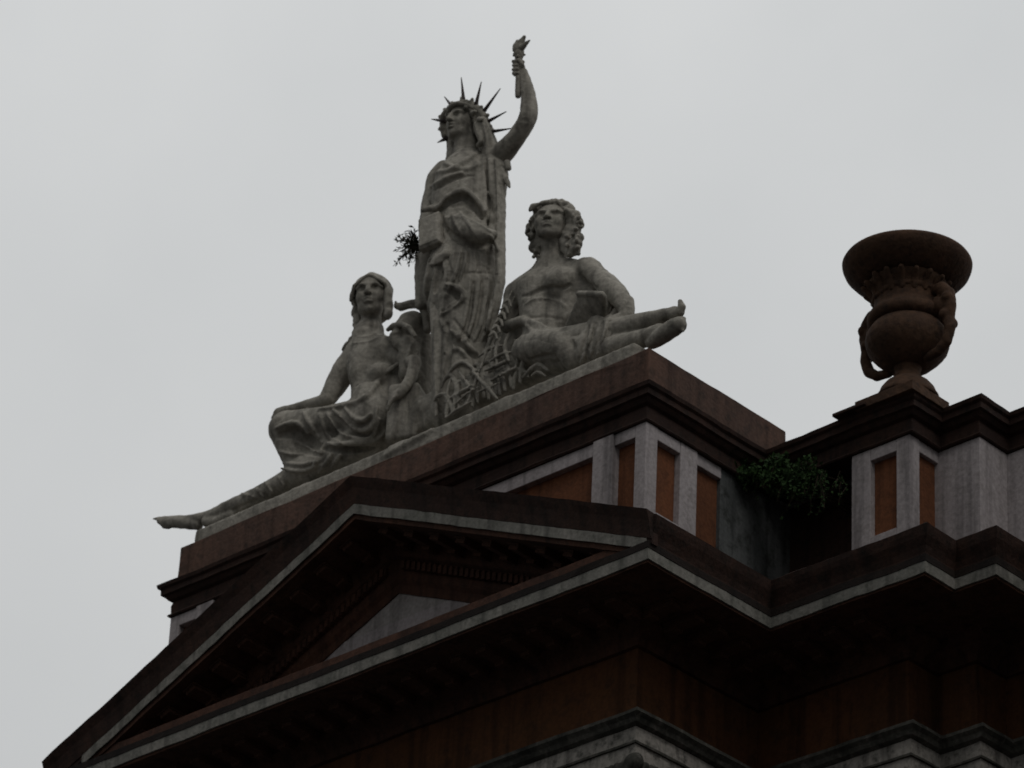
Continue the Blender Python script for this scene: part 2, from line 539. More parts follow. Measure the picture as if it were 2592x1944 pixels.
# ------------------------------------------------------------------ sculpting: signed distance shapes on a grid
class Sculpt:
    def __init__(self, h=0.0125):
        self.h, self.ops = h, []

    # primitives ------------------------------------------------------
    def chain(self, pts, rad, k=0.03, mode='add'):
        p = [np.array(q, np.float32) for q in pts]
        rad = list(rad) if hasattr(rad, '__len__') else [rad] * len(p)

        def f(X, Y, Zz):
            d = None
            for i in range(max(1, len(p) - 1)):
                a = p[i]; b = p[min(i + 1, len(p) - 1)]
                ra, rb = rad[i], rad[min(i + 1, len(p) - 1)]
                ab = b - a
                l2 = float(ab @ ab) + 1e-9
                t = np.clip(((X - a[0]) * ab[0] + (Y - a[1]) * ab[1] + (Zz - a[2]) * ab[2]) / l2, 0, 1)
                e = np.sqrt((X - a[0] - t * ab[0]) ** 2 + (Y - a[1] - t * ab[1]) ** 2 + (Zz - a[2] - t * ab[2]) ** 2) - (ra + (rb - ra) * t)
                d = e if d is None else np.minimum(d, e)
            return d
        R = np.array(rad)[:, None]
        A = np.array(p)
        self.ops.append((f, (A - R).min(0), (A + R).max(0), k, mode))
        return self

    def ball(self, p, r, k=0.03, mode='add'):
        return self.chain([p], [r], k, mode)

    def ell(self, c, axes, rad, k=0.03, mode='add'):
        "ellipsoid with orthonormal axes (3 vectors) and radii"
        c = np.array(c, np.float32)
        A = np.array([list(a) for a in axes], np.float32)
        r = np.array(rad, np.float32)

        def f(X, Y, Zz):
            dx, dy, dz = X - c[0], Y - c[1], Zz - c[2]
            q = [(A[i, 0] * dx + A[i, 1] * dy + A[i, 2] * dz) / r[i] for i in range(3)]
            k0 = np.sqrt(q[0] ** 2 + q[1] ** 2 + q[2] ** 2)
            k1 = np.sqrt((q[0] / r[0]) ** 2 + (q[1] / r[1]) ** 2 + (q[2] / r[2]) ** 2) + 1e-6
            return k0 * (k0 - 1) / k1
        e = np.sqrt(((A * r[:, None]) ** 2).sum(0))
        self.ops.append((f, c - e, c + e, k, mode))
        return self

    def slab(self, c, axes, half, rnd=0.01, k=0.01, mode='add'):
        c = np.array(c, np.float32)
        A = np.array([list(a) for a in axes], np.float32)
        hf = np.array(half, np.float32)

        def f(X, Y, Zz):
            dx, dy, dz = X - c[0], Y - c[1], Zz - c[2]
            q = [np.abs(A[i, 0] * dx + A[i, 1] * dy + A[i, 2] * dz) - hf[i] + rnd for i in range(3)]
            o = np.sqrt(np.maximum(q[0], 0) ** 2 + np.maximum(q[1], 0) ** 2 + np.maximum(q[2], 0) ** 2)
            return o + np.minimum(np.maximum(np.maximum(q[0], q[1]), q[2]), 0) - rnd
        e = (np.abs(A) * hf[:, None]).sum(0)
        self.ops.append((f, c - e, c + e, k, mode))
        return self

    # evaluation ------------------------------------------------------
    @staticmethod
    def comb(a, b, k, mode):
        if mode == 'sub':
            b = -b
            h = np.maximum(k - np.abs(a - b), 0) / k
            return np.maximum(a, b) + h * h * k * 0.25
        h = np.maximum(k - np.abs(a - b), 0) / k
        return np.minimum(a, b) - h * h * k * 0.25

    def value(self, P):
        X, Y, Zz = P[:, 0], P[:, 1], P[:, 2]
        d = np.full(len(P), 9.0, np.float32)
        for f, lo, hi, k, mode in self.ops:
            d = self.comb(d, f(X, Y, Zz), max(k, 1e-4), mode)
        return d

    def hit(self, xy, lift=0.0):
        "where sight lines through measured positions meet the carved surface"
        D = np.array([list(ray(x, y).normalized()) for x, y in xy])
        P0 = np.array(list(CAM))
        t = np.full(len(xy), 35.0)
        for _ in range(70):
            t += np.clip(self.value((P0 + D * t[:, None]).astype(np.float32)), -0.3, 1.5) * 0.8
        bad = t > 52
        if bad.any():
            ok = np.where(~bad)[0]
            if len(ok) == 0:
                t[:] = 40.6
            else:
                t[bad] = np.interp(np.where(bad)[0], ok, t[ok])
        return [Vector(p) for p in (P0 + D * (t - lift)[:, None])]

    def fold(self, xy, r, k=0.03, lift=0.0, mode='add', n=4, taper=True):
        "a ridge (or a groove) of cloth lying on the surface along a smooth line"
        q = spline(xy, n)
        pts = self.hit(q, lift)
        m_ = len(pts)
        rr = [r * PX * (0.45 + 0.55 * math.sin(math.pi * (i + 0.6) / (m_ + 0.2)) if taper else 1) for i in range(m_)]
        return self.chain(pts, rr, k, mode)

    def mesh(self, name, wob=0.004):
        lo = np.min([o[1] for o in self.ops if o[4] == 'add'], 0) - 0.06
        hi = np.max([o[2] for o in self.ops if o[4] == 'add'], 0) + 0.06
        h = self.h
        n = np.ceil((hi - lo) / h).astype(int) + 1
        ax = [(lo[i] + h * np.arange(n[i])).astype(np.float32) for i in range(3)]
        d = np.full(n, 1.0, np.float32)
        for f, l, u, k, mode in self.ops:
            k = max(k, 1e-4)
            a = np.maximum(np.floor((l - k - 2 * h - lo) / h).astype(int), 0)
            b = np.minimum(np.ceil((u + k + 2 * h - lo) / h).astype(int) + 1, n)
            if (b <= a).any():
                continue
            s = tuple(slice(a[i], b[i]) for i in range(3))
            X, Y, Zz = ax[0][s[0]][:, None, None], ax[1][s[1]][None, :, None], ax[2][s[2]][None, None, :]
            d[s] = self.comb(d[s], f(X, Y, Zz), k, mode)
        if wob:
            X, Y, Zz = ax[0][:, None, None], ax[1][None, :, None], ax[2][None, None, :]
            d += wob * (np.sin(X * 31 + 2 * np.sin(Zz * 17)) * np.sin(Y * 29 + 1.7 * np.sin(X * 13)) * np.sin(Zz * 27 + 1.3 * np.sin(Y * 19))).astype(np.float32)
        return nets(name, d, lo, h)


def nets(name, d, lo, h):
    "naive surface nets"
    n = np.array(d.shape)
    s = d < 0
    c = [s[i:n[0] - 1 + i, j:n[1] - 1 + j, k:n[2] - 1 + k] for i in (0, 1) for j in (0, 1) for k in (0, 1)]
    anyi = c[0].copy(); alli = c[0].copy()
    for q in c[1:]:
        anyi |= q; alli &= q
    act = anyi & ~alli
    I, J, Kk = np.nonzero(act)
    V = {(i, j, k): d[I + i, J + j, Kk + k] for i in (0, 1) for j in (0, 1) for k in (0, 1)}
    acc = np.zeros((len(I), 3)); cnt = np.zeros(len(I))
    for a_ in V:
        for axi in range(3):
            if a_[axi] == 0:
                b_ = tuple(1 if q == axi else a_[q] for q in range(3))
                va, vb = V[a_], V[b_]
                x = (va < 0) != (vb < 0)
                t = np.where(x, va / np.where(x, va - vb, 1), 0)
                p = np.tile(np.array(a_, float), (len(I), 1))
                p[:, axi] = t
                acc[x] += p[x]; cnt[x] += 1
    pos = np.stack([I, J, Kk], 1) + acc / cnt[:, None]
    pos = lo + pos * h
    idx = np.full(act.shape, -1, np.int32)
    idx[I, J, Kk] = np.arange(len(I))
    quads = []
    for axi in range(3):
        sl0 = [slice(None)] * 3; sl1 = [slice(None)] * 3
        sl0[axi] = slice(0, -1); sl1[axi] = slice(1, None)
        a, b = s[tuple(sl0)], s[tuple(sl1)]
        E_ = np.stack(np.nonzero(a != b), 1)
        o1, o2 = (axi + 1) % 3, (axi + 2) % 3
        ok = (E_[:, o1] > 0) & (E_[:, o2] > 0) & (E_[:, o1] < n[o1] - 1) & (E_[:, o2] < n[o2] - 1)
        E_ = E_[ok]
        flip = a[E_[:, 0], E_[:, 1], E_[:, 2]]
        def g_(u, v):
            q = E_.copy(); q[:, o1] -= u; q[:, o2] -= v
            return idx[q[:, 0], q[:, 1], q[:, 2]]
        Q = np.stack([g_(1, 1), g_(0, 1), g_(0, 0), g_(1, 0)], 1)
        Q[~flip] = Q[~flip][:, ::-1]
        quads.append(Q)
    Q = np.concatenate(quads)
    Q = Q[(Q >= 0).all(1)]
    me = bpy.data.meshes.new(name)
    me.vertices.add(len(pos)); me.vertices.foreach_set('co', pos.astype(np.float32).ravel())
    me.loops.add(len(Q) * 4); me.loops.foreach_set('vertex_index', Q.ravel().astype(np.int32))
    me.polygons.add(len(Q)); me.polygons.foreach_set('loop_start', np.arange(0, len(Q) * 4, 4, dtype=np.int32))
    me.update(calc_edges=True)
    me.validate()
    return me


def spline(xy, n=4):
    if len(xy) < 3:
        (x0, y0), (x1, y1) = xy
        return [(x0 + (x1 - x0) * t / 6, y0 + (y1 - y0) * t / 6) for t in range(7)]
    P = [np.array(p, float) for p in xy]
    P = [2 * P[0] - P[1]] + P + [2 * P[-1] - P[-2]]
    o = []
    for i in range(1, len(P) - 2):
        for q in range(n):
            t = q / n
            o.append(tuple(0.5 * (2 * P[i] + (P[i + 1] - P[i - 1]) * t + (2 * P[i - 1] - 5 * P[i] + 4 * P[i + 1] - P[i + 2]) * t * t
                                  + (3 * P[i] - P[i - 1] - 3 * P[i + 1] + P[i + 2]) * t ** 3)))
    o.append(tuple(P[-2]))
    return o


def ch(sc, pts, k=8, mode='add'):
    "chain of (x, y, Y, r) in measured drawing units"
    sc.chain([at(p[0], p[1], p[2]) for p in pts], [p[3] * PX for p in pts], k * PX, mode)


def frame(az, pitch=0, roll=0):
    "forward, right (of the viewer), up; az in degrees from +X"
    a, p, r = map(math.radians, (az, pitch, roll))
    f = Vector((math.cos(a) * math.cos(p), math.sin(a) * math.cos(p), math.sin(p)))
    up = Vector((0, 0, 1))
    side = up.cross(f).normalized()          # the viewer's right when the figure faces the viewer
    u = f.cross(side)
    s2 = side * math.cos(r) + u * math.sin(r)
    u2 = u * math.cos(r) - side * math.sin(r)
    return f, s2, u2


def lim(sc, pts, k=8, mode='add', n=3):
    "limb: a chain smoothed along a spline"
    q = spline4(pts, n)
    ch(sc, q, k, mode)


def spline4(P, n):
    P = [np.array(p, float) for p in P]
    P = [2 * P[0] - P[1]] + P + [2 * P[-1] - P[-2]]
    o = []
    for i in range(1, len(P) - 2):
        for q in range(n):
            t = q / n
            v = 0.5 * (2 * P[i] + (P[i + 1] - P[i - 1]) * t + (2 * P[i - 1] - 5 * P[i] + 4 * P[i + 1] - P[i + 2]) * t * t
                       + (3 * P[i] - P[i - 1] - 3 * P[i + 1] + P[i + 2]) * t ** 3)
            o.append(tuple(float(c) for c in v))
    o.append(tuple(float(c) for c in P[-2]))
    return o


def head(sc, c, H, fr, wd=1.2):
    "a carved head; c is the middle of the head, H from chin to crown"
    f, s, u = fr
    c = Vector(c)

    def q(a, b, e):                          # side, up (0 chin .. 1 crown), forward in head heights
        return c + (s * a * wd + u * (b - 0.5) + f * e) * H
    sc.ell(q(0, 0.62, -0.06), (s, u, f), (0.33 * H * wd, 0.38 * H, 0.42 * H), 0.02 * H)
    sc.ell(q(0, 0.40, 0.10), (s, u, f), (0.285 * H * wd, 0.38 * H, 0.30 * H), 0.06 * H)
    sc.chain([q(-0.13, 0.12, 0.16), q(0, 0.075, 0.27), q(0.13, 0.12, 0.16)], [0.10 * H, 0.085 * H, 0.10 * H], 0.10 * H)
    for e in (-1, 1):
        sc.ball(q(0.16 * e, 0.36, 0.24), 0.09 * H, 0.08 * H)
        sc.ball(q(0.135 * e, 0.505, 0.435), 0.12 * H, 0.04 * H, 'sub')
        sc.chain([q(0.05 * e, 0.57, 0.385), q(0.15 * e, 0.60, 0.36), q(0.25 * e, 0.56, 0.26)], [0.035 * H, 0.035 * H, 0.03 * H], 0.04 * H)
        sc.ell(q(0.135 * e, 0.50, 0.27), (s, u, f), (0.08 * H, 0.045 * H, 0.06 * H), 0.012 * H)
        sc.ell(q(0.33 * e, 0.45, -0.02), (s, u, f), (0.04 * H, 0.11 * H, 0.07 * H), 0.02 * H)
    sc.chain([q(0, 0.60, 0.365), q(0, 0.45, 0.44), q(0, 0.37, 0.465)], [0.035 * H, 0.045 * H, 0.055 * H], 0.035 * H)
    for e in (-1, 1):
        sc.ball(q(0.05 * e, 0.355, 0.44), 0.038 * H, 0.02 * H)
    sc.chain([q(-0.09, 0.245, 0.355), q(0, 0.265, 0.405), q(0.09, 0.245, 0.355)], 0.03 * H, 0.02 * H)
    sc.chain([q(-0.07, 0.19, 0.35), q(0, 0.185, 0.395), q(0.07, 0.19, 0.35)], 0.032 * H, 0.02 * H)
    sc.chain([q(-0.11, 0.222, 0.37), q(0, 0.226, 0.43), q(0.11, 0.222, 0.37)], 0.010 * H, 0.012 * H, 'sub')
    return q


def hand(sc, wrist, d, n, L_, curl=0.5, spread=0.12, thumb=1):
    "wrist point, pointing direction, back-of-hand normal, length; four bent fingers and a thumb"
    d = Vector(d).normalized(); n = Vector(n); n = (n - d * n.dot(d)).normalized()
    s = d.cross(n)
    w = Vector(wrist)
    pal = w + d * 0.26 * L_
    sc.ell(w + d * 0.25 * L_, (d, s, n), (0.30 * L_, 0.24 * L_, 0.12 * L_), 0.03)
    for i, (o, ln) in enumerate(((-0.18, 0.42), (-0.06, 0.50), (0.06, 0.48), (0.18, 0.38))):
        p0 = w + d * 0.46 * L_ + s * o * L_
        d1 = (d + s * o * spread * 6 - n * curl * 0.5).normalized()
        d2 = (d + s * o * spread * 4 - n * curl * 1.6).normalized()
        p1 = p0 + d1 * ln * 0.5 * L_
        p2 = p1 + d2 * ln * 0.5 * L_
        sc.chain([p0, p1, p2], [0.062 * L_, 0.055 * L_, 0.042 * L_], 0.006)
    t0 = w + d * 0.14 * L_ + s * 0.17 * L_ * thumb
    t1 = t0 + (d * 0.6 + s * 0.7 * thumb - n * 0.2).normalized() * 0.24 * L_
    t2 = t1 + (d * 0.9 + s * 0.2 * thumb - n * 0.4 * curl).normalized() * 0.2 * L_
    sc.chain([t0, t1, t2], [0.075 * L_, 0.062 * L_, 0.048 * L_], 0.012)

# ------------------------------------------------------------------ statue base
sb = Sculpt(0.02)
sb.slab((-4.08, 1.33, Z(2.87)), (Vector((1, 0, 0)), Vector((0, 1, 0)), Vector((0, 0, 1))), (3.12, 0.55, 0.095), 0.03)
for i in range(26):                                   # rough rock rising to the figures' feet
    x = -6.6 + 4.6 * (i / 25)
    sb.ball((x, 1.25 + 0.25 * math.sin(i * 2.3), Z(2.90 + 0.04 * math.sin(i * 1.7))), 0.17 + 0.05 * math.sin(i * 3.1), 0.1)
ch(sb, [(640, 1040, 1.25, 22), (735, 985, 1.3, 38), (800, 950, 1.3, 46), (860, 915, 1.3, 56), (890, 860, 1.4, 50), (900, 800, 1.45, 40)], 10)
ch(sb, [(960, 880, 1.4, 50), (1040, 850, 1.35, 50), (1110, 815, 1.3, 48), (1190, 785, 1.3, 40), (1290, 745, 1.3, 26)], 10)
sb.slab(at(880, 905, 1.22), (Vector((0.9, 0.43, 0)), Vector((-0.43, 0.9, 0)), Vector((0, 0, 1))), (0.17, 0.2, 0.34), 0.05, 0.05)
ch(sb, [(930, 918, 1.25, 26), (950, 905, 1.2, 26)], 10)
for q in ([(862, 868), (862, 900), (858, 938)], [(878, 862), (880, 900), (878, 935)], [(895, 862), (897, 895), (896, 925)]):
    sb.fold(q, 5, 0.02, -0.002, 'sub')
ch(sb, [(935, 885, 1.25, 40), (990, 880, 1.2, 40)], 14)
ch(sb, [(1180, 790, 1.1, 30), (1240, 775, 1.08, 26), (1300, 755, 1.05, 20)], 12)
ch(sb, [(1300, 765, 1.0, 16), (1350, 748, 0.98, 13), (1392, 734, 0.96, 7)], 8)
ch(sb, [(1060, 790, 1.35, 40), (1090, 740, 1.4, 34), (1105, 690, 1.42, 24)], 14)
ch(sb, [(1120, 720, 1.34, 34), (1120, 760, 1.3, 36)], 12)
ch(sb, [(1330, 662, 1.26, 20), (1325, 690, 1.26, 24)], 12)
ch(sb, [(1240, 715, 1.38, 40), (1290, 700, 1.36, 34), (1330, 690, 1.34, 22)], 14)
ch(sb, [(690, 960, 1.2, 34), (760, 950, 1.2, 44)], 14)
for q in ([(845, 950), (860, 900), (868, 860)], [(905, 935), (900, 890), (912, 850)], [(830, 985), (880, 958), (930, 930)]):
    sb.fold(q, 7, 0.04)
e = empty('statue_base', (-4.05, 1.42, Z(2.79)))
tag(e, 'low rough stone base running under the three figures on the brown parapet block', 'plinth')
link('base_stone', sb.mesh('base_stone'), M['stone'], e, True)

# ------------------------------------------------------------------ standing figure with rayed crown
AY = 1.25                                              # axis plane of the standing figure
T = empty('standing_statue', (-3.9, AY, Z(2.9)))
tag(T, 'tall standing grey stone woman with spiked crown raising a torch overhead', 'statue')
LH, LY = 108, 1.22
lf = frame(-94, 4, -4)
hc = at(1002, 266, LY)
bd = Sculpt(0.0115)
hq = head(bd, hc, LH * PX, lf, 1.12)
lim(bd, [(1006, 300, 1.25, 30), (1008, 330, 1.27, 32), (1010, 362, 1.27, 46)], 10)              # neck
ch(bd, [(965, 385, 1.2, 30), (1010, 375, 1.28, 40), (1060, 365, 1.32, 30)], 14)                # shoulders
lim(bd, [(1068, 345, 1.32, 33), (1090, 326, 1.3, 28), (1112, 301, 1.28, 24), (1130, 275, 1.27, 23), (1141, 252, 1.26, 23), (1143, 230, 1.26, 21.5), (1141, 204, 1.25, 18.5), (1136, 180, 1.25, 15.5), (1130, 158, 1.24, 12.5)], 8)   # raised arm
# hand closed on the torch
ch(bd, [(1129, 157, 1.24, 12), (1122, 145, 1.23, 12)], 4)
for i in range(4):
    y = 133 + 8.6 * i
    ch(bd, [(1129, y + 1, 1.24, 5.5), (1117, y - 1, 1.17, 5.2), (1109, y, 1.19, 5), (1112, y + 3, 1.27, 4)], 2)
ch(bd, [(1130, 150, 1.22, 5), (1128, 138, 1.18, 5), (1120, 129, 1.17, 4.5)], 2)
# arm that holds the tablet
ch(bd, [(948, 390, 1.15, 28), (932, 440, 1.12, 26), (926, 490, 1.02, 24), (936, 535, 0.98, 18)], 8)
ch(bd, [(962, 505, 1.02, 16), (968, 535, 0.94, 14), (965, 550, 0.88, 13)], 4)
for i in range(4):
    ch(bd, [(964 - 3 * i, 545 + 6 * i, 0.86, 5.4), (950 - 4 * i, 552 + 6 * i, 0.83, 5), (938 - 3 * i, 553 + 6 * i, 0.85, 4.2)], 2)
ch(bd, [(1000, 450, 1.28, 60), (1000, 650, 1.28, 50), (1000, 860, 1.3, 40)], 10)
link('body', bd.mesh('body'), M['stone'], T, True)

# hair and veil
hr = Sculpt(0.0125)
f_, s_, u_ = lf
HH = LH * PX
hr.ell(hq(0, 0.72, -0.12), (s_, u_, f_), (0.39 * HH, 0.36 * HH, 0.43 * HH), 0.03)
hr.ell(hq(0, 0.35, -0.32), (s_, u_, f_), (0.36 * HH, 0.5 * HH, 0.22 * HH), 0.05)
for e_ in (-1, 1):
    for k in range(5):
        a = 0.16 + k * 0.07
        hr.chain([hq(e_ * (0.05 + 0.06 * k), 0.84 - 0.03 * k, 0.30 - 0.03 * k), hq(e_ * (0.28 + 0.015 * k), 0.70, 0.18 - 0.06 * k), hq(e_ * (0.37 + 0.01 * k), 0.45, 0.02 - 0.06 * k), hq(e_ * 0.36, 0.12, -0.08 - 0.07 * k)],
                 [0.05 * HH, 0.06 * HH, 0.06 * HH, 0.05 * HH], 0.02)
lim(hr, [(1042, 262, 1.18, 13), (1050, 285, 1.18, 14), (1055, 310, 1.2, 13), (1058, 335, 1.22, 13)], 6)
lim(hr, [(1030, 268, 1.14, 8), (1035, 288, 1.13, 9), (1040, 305, 1.14, 8), (1034, 314, 1.15, 6)], 4)
lim(hr, [(1054, 300, 1.28, 19), (1062, 330, 1.29, 24), (1064, 350, 1.29, 26)], 8)
for q in ([(1036, 262), (1043, 285), (1047, 312)], [(1046, 262), (1054, 288), (1058, 320)], [(1028, 262), (1033, 280), (1036, 300)]):
    hr.fold(q, 3, 0.012, 0.0, 'sub')
lim(hr, [(978, 262, 1.40, 18), (978, 295, 1.40, 17), (981, 325, 1.40, 19), (982, 352, 1.38, 24)], 6)
lim(hr, [(1000, 290, 1.42, 30), (1010, 340, 1.42, 40)], 10)
lim(hr, [(1050, 290, 1.36, 20), (1056, 330, 1.36, 22), (1060, 360, 1.36, 22)], 8)
link('hair', hr.mesh('hair'), M['stone'], T, True)

# crown: a leafed band with long metal rays
cw = Sculpt(0.011)
ring = []
for i in range(13):
    a = math.pi * (i / 12)
    ring.append((math.cos(a), math.sin(a)))
cpts = [at(*p) for p in ((960, 292, 1.34), (956, 268, 1.32), (960, 247, 1.27), (973, 233, 1.22), (990, 225, 1.17), (1008, 222, 1.16), (1027, 230, 1.18), (1042, 244, 1.2), (1051, 264, 1.23), (1058, 288, 1.26))]
cw.chain(cpts, 8.5 * PX, 0.02)
cw.chain([hq(0.36, 0.66, 0.05), hq(0.30, 0.74, 0.25), hq(0.15, 0.79, 0.36), hq(0, 0.81, 0.40), hq(-0.15, 0.79, 0.36), hq(-0.30, 0.74, 0.25), hq(-0.36, 0.66, 0.05)], 0.055 * HH, 0.02)
for i, (x, y, Y) in enumerate(((953, 253, 1.29), (952, 278, 1.31), (963, 238, 1.25), (979, 226, 1.19), (998, 218, 1.15), (1018, 221, 1.16), (1036, 234, 1.18), (1049, 250, 1.21), (1056, 272, 1.23), (1062, 281, 1.25),
                               (968, 250, 1.2), (985, 240, 1.12), (1005, 236, 1.1), (1024, 243, 1.1), (1038, 258, 1.12), (1046, 275, 1.16))):
    c_ = at(x, y, Y)
    o = (c_ - hq(0, 0.55, 0.0)).normalized()
    cw.chain([c_ - o * 0.03, c_ + o * 0.035], [8 * PX, 4.5 * PX], 0.015)
crown = link('crown', cw.mesh('crown'), M['stone'], T, True)
rays = [((1002, 222, 1.16), (996.4, 167, 1.10)), ((1028, 227, 1.17), (1039.8, 176.6, 1.13)), ((1044, 242, 1.2), (1081, 191, 1.17)),
        ((1049, 265, 1.22), (1093.8, 241, 1.21)), ((1058, 285, 1.24), (1107, 277, 1.24)), ((978, 232, 1.2), (960, 209, 1.30)),
        ((957, 261, 1.27), (932, 257.4, 1.40)), ((962, 300, 1.32), (945, 308, 1.42))]
for a_, b_ in rays:
    p, q = at(*a_), at(*b_)
    p = p - (q - p) * 0.12
    o = MB().tube([p, p + (q - p) * 0.25, q], [7.0 * PX, 4.8 * PX, 1.1 * PX], 8).build('ray', M['iron'], None, True)
    o.parent = crown

# torch
th = Sculpt(0.011)
ch(th, [(1119, 207, 1.2, 7.5), (1119, 190, 1.2, 7.5), (1119.5, 165, 1.2, 7), (1120, 128, 1.2, 9)], 3)
ch(th, [(1121, 122, 1.2, 11), (1121.5, 117, 1.2, 13.5), (1122, 111, 1.2, 12)], 3)
for i in range(7):
    a = i * 0.9
    ch(th, [(1121 + 12 * math.cos(a), 118 + 3 * math.sin(a), 1.2 - 0.05 * math.sin(a), 3.6)], 2)
torch = link('torch', th.mesh('torch'), M['stone'], T, True)
fl = Sculpt(0.011)
ch(fl, [(1121, 110, 1.2, 13), (1121, 101, 1.2, 12.5), (1126, 91, 1.2, 9.5), (1133, 80, 1.2, 4)], 4)
ch(fl, [(1128, 102, 1.18, 8), (1138, 92, 1.18, 5.5), (1143.5, 87.5, 1.18, 3)], 4)
ch(fl, [(1114, 108, 1.19, 8), (1113, 98, 1.19, 6), (1118, 89, 1.2, 4)], 4)
o = link('flame', fl.mesh('flame', 0.006), M['stone'], None, True)
o.parent = torch

# tablet
tb = Sculpt(0.0115)
p0, p1, p2 = at(903, 459, 0.90), at(905, 548, 0.86), at(956, 447, 0.955)
up_ = (p0 - p1).normalized(); rt_ = (p2 - p0); rt_ = (rt_ - up_ * rt_.dot(up_)).normalized(); nm_ = up_.cross(rt_)
tb.slab(at(931, 502, 0.86), (rt_, up_, nm_), (31 * PX, 50 * PX, 0.045), 0.012)
tb.slab(at(931, 502, 0.86) - nm_ * 0.03, (rt_, up_, nm_), (27 * PX, 45 * PX, 0.035), 0.008, 0.004)
link('tablet', tb.mesh('tablet', 0.002), M['stone'], T, True)

# robe
rb = Sculpt(0.0125)
lim(rb, [(1012, 368, 1.28, 56), (1008, 403, 1.27, 82), (1006, 445, 1.26, 85), (1009, 490, 1.26, 80), (1010, 530, 1.26, 79), (1006, 570, 1.26, 89),
         (999, 620, 1.26, 97), (1002, 690, 1.26, 78), (1001, 770, 1.26, 74), (994, 840, 1.24, 70), (987, 890, 1.22, 64)], 16, n=2)
lim(rb, [(960, 366, 1.2, 24), (944, 388, 1.15, 26), (938, 415, 1.13, 24), (940, 440, 1.1, 22)], 10)                  # sleeve by the tablet
lim(rb, [(946, 446, 0.98, 10), (928, 451, 0.90, 8), (914, 454, 0.88, 6)], 6)
lim(rb, [(930, 560, 1.14, 30), (924, 600, 1.14, 28), (922, 650, 1.12, 24)], 10)
ch(rb, [(1066, 345, 1.3, 31), (1076, 380, 1.3, 26), (1078, 430, 1.28, 17), (1080, 500, 1.28, 14), (1081, 560, 1.25, 13), (1080, 610, 1.23, 13), (1072, 660, 1.21, 11), (1058, 720, 1.18, 9)], 12)
ch(rb, [(1096, 352, 1.28, 9), (1099, 364, 1.28, 7)], 4)
ch(rb, [(1086, 372, 1.28, 10), (1095, 392, 1.28, 7), (1101, 404, 1.28, 3.5)], 5)
lim(rb, [(907, 555, 1.08, 11), (906, 600, 1.07, 12), (908, 660, 1.05, 12)], 8)                  # cloth falling under the tablet
# upper cloak: hem arching from the tablet over the belly to the far hip
rb.fold([(938, 450), (952, 444), (966, 426), (985, 416), (1004, 411), (1024, 427), (1043, 449), (1058, 474), (1068, 498)], 8, 0.03, 0.03, taper=False)
rb.fold([(946, 462), (960, 446), (974, 433), (1002, 426), (1022, 443), (1040, 468), (1056, 492)], 11, 0.012, -0.01, 'sub')
rb.fold([(975, 446), (1002, 440), (1020, 454)], 9, 0.02, -0.01, 'sub')
rb.fold([(932, 402), (950, 392), (972, 380), (998, 373)], 6, 0.03, 0.015)
rb.fold([(936, 412), (956, 401), (976, 389), (1000, 382), (1024, 380)], 6, 0.015, -0.004, 'sub')
rb.fold([(960, 352), (985, 362), (1010, 366), (1040, 352)], 6, 0.03, 0.01)
rb.fold([(945, 372), (975, 366), (1008, 345), (1030, 330)], 7, 0.03, 0.012)
for x in (1046, 1060, 1072):
    rb.fold([(x - 4, 345), (x, 390), (x + 2, 440), (x + 1, 500), (x, 535)], 5.5, 0.03, 0.008)
for x in (1053, 1067):
    rb.fold([(x - 2, 345), (x + 1, 400), (x + 2, 450), (x + 2, 500)], 5.5, 0.012, -0.004, 'sub')
# second roll of cloth hanging in a bag over the hip
lim(rb, [(960, 466, 1.03, 12), (985, 483, 0.99, 24), (1012, 497, 0.98, 27), (1040, 507, 1.02, 21), (1064, 507, 1.1, 13)], 10)
rb.fold([(958, 472), (966, 496), (985, 514), (1008, 526), (1034, 533), (1054, 526), (1068, 514)], 9, 0.012, -0.01, 'sub')
rb.fold([(1058, 508), (1068, 522), (1076, 540)], 5, 0.02, 0.01)
rb.fold([(962, 470), (1000, 470), (1030, 482), (1060, 500)], 4, 0.02, 0.006)
for q in ([(975, 462), (985, 485), (1000, 510)], [(992, 458), (1010, 480), (1030, 515)]):
    rb.fold(q, 4, 0.02, 0.006)
# skirt
rb.fold([(985, 560), (978, 600), (962, 640)], 7, 0.03, 0.01)
rb.fold([(962, 613), (985, 620), (1002, 636), (992, 650), (970, 664), (952, 682)], 8, 0.03, 0.025)
rb.fold([(960, 626), (980, 634), (990, 642), (972, 660), (955, 672)], 8, 0.015, -0.005, 'sub')
rb.fold([(952, 690), (963, 711), (990, 728), (1012, 748), (1034, 766)], 7, 0.03, 0.012)
rb.fold([(958, 705), (985, 738), (1010, 760), (1028, 776)], 8, 0.015, -0.005, 'sub')
rb.fold([(962, 760), (990, 754), (1005, 768), (1018, 784)], 6, 0.03, 0.012)
rb.fold([(966, 806), (982, 790), (1002, 783), (1018, 792), (1030, 808)], 6, 0.03, 0.012)
rb.fold([(1076, 560), (1078, 600), (1070, 650), (1058, 700), (1042, 760)], 6, 0.03, 0.008)
rb.fold([(980, 596), (1010, 590), (1050, 590), (1076, 594)], 3, 0.012, 0.0, 'sub')
for i, x in enumerate((1020, 1038, 1056, 1072)):
    rb.fold([(x - 4, 600), (x - 8, 640), (x - 16, 690), (x - 32, 735)], 5, 0.03, 0.012)
    rb.fold([(x + 4, 610), (x, 650), (x - 8, 695), (x - 24, 738)], 6, 0.012, -0.004, 'sub')
for i, x in enumerate((976, 990, 1003)):
    rb.fold([(x + 4, 545), (x - 1, 575), (x - 10, 605)], 5, 0.02, 0.012)
    rb.fold([(x + 10, 548), (x + 5, 578), (x - 4, 605)], 4.5, 0.012, -0.003, 'sub')
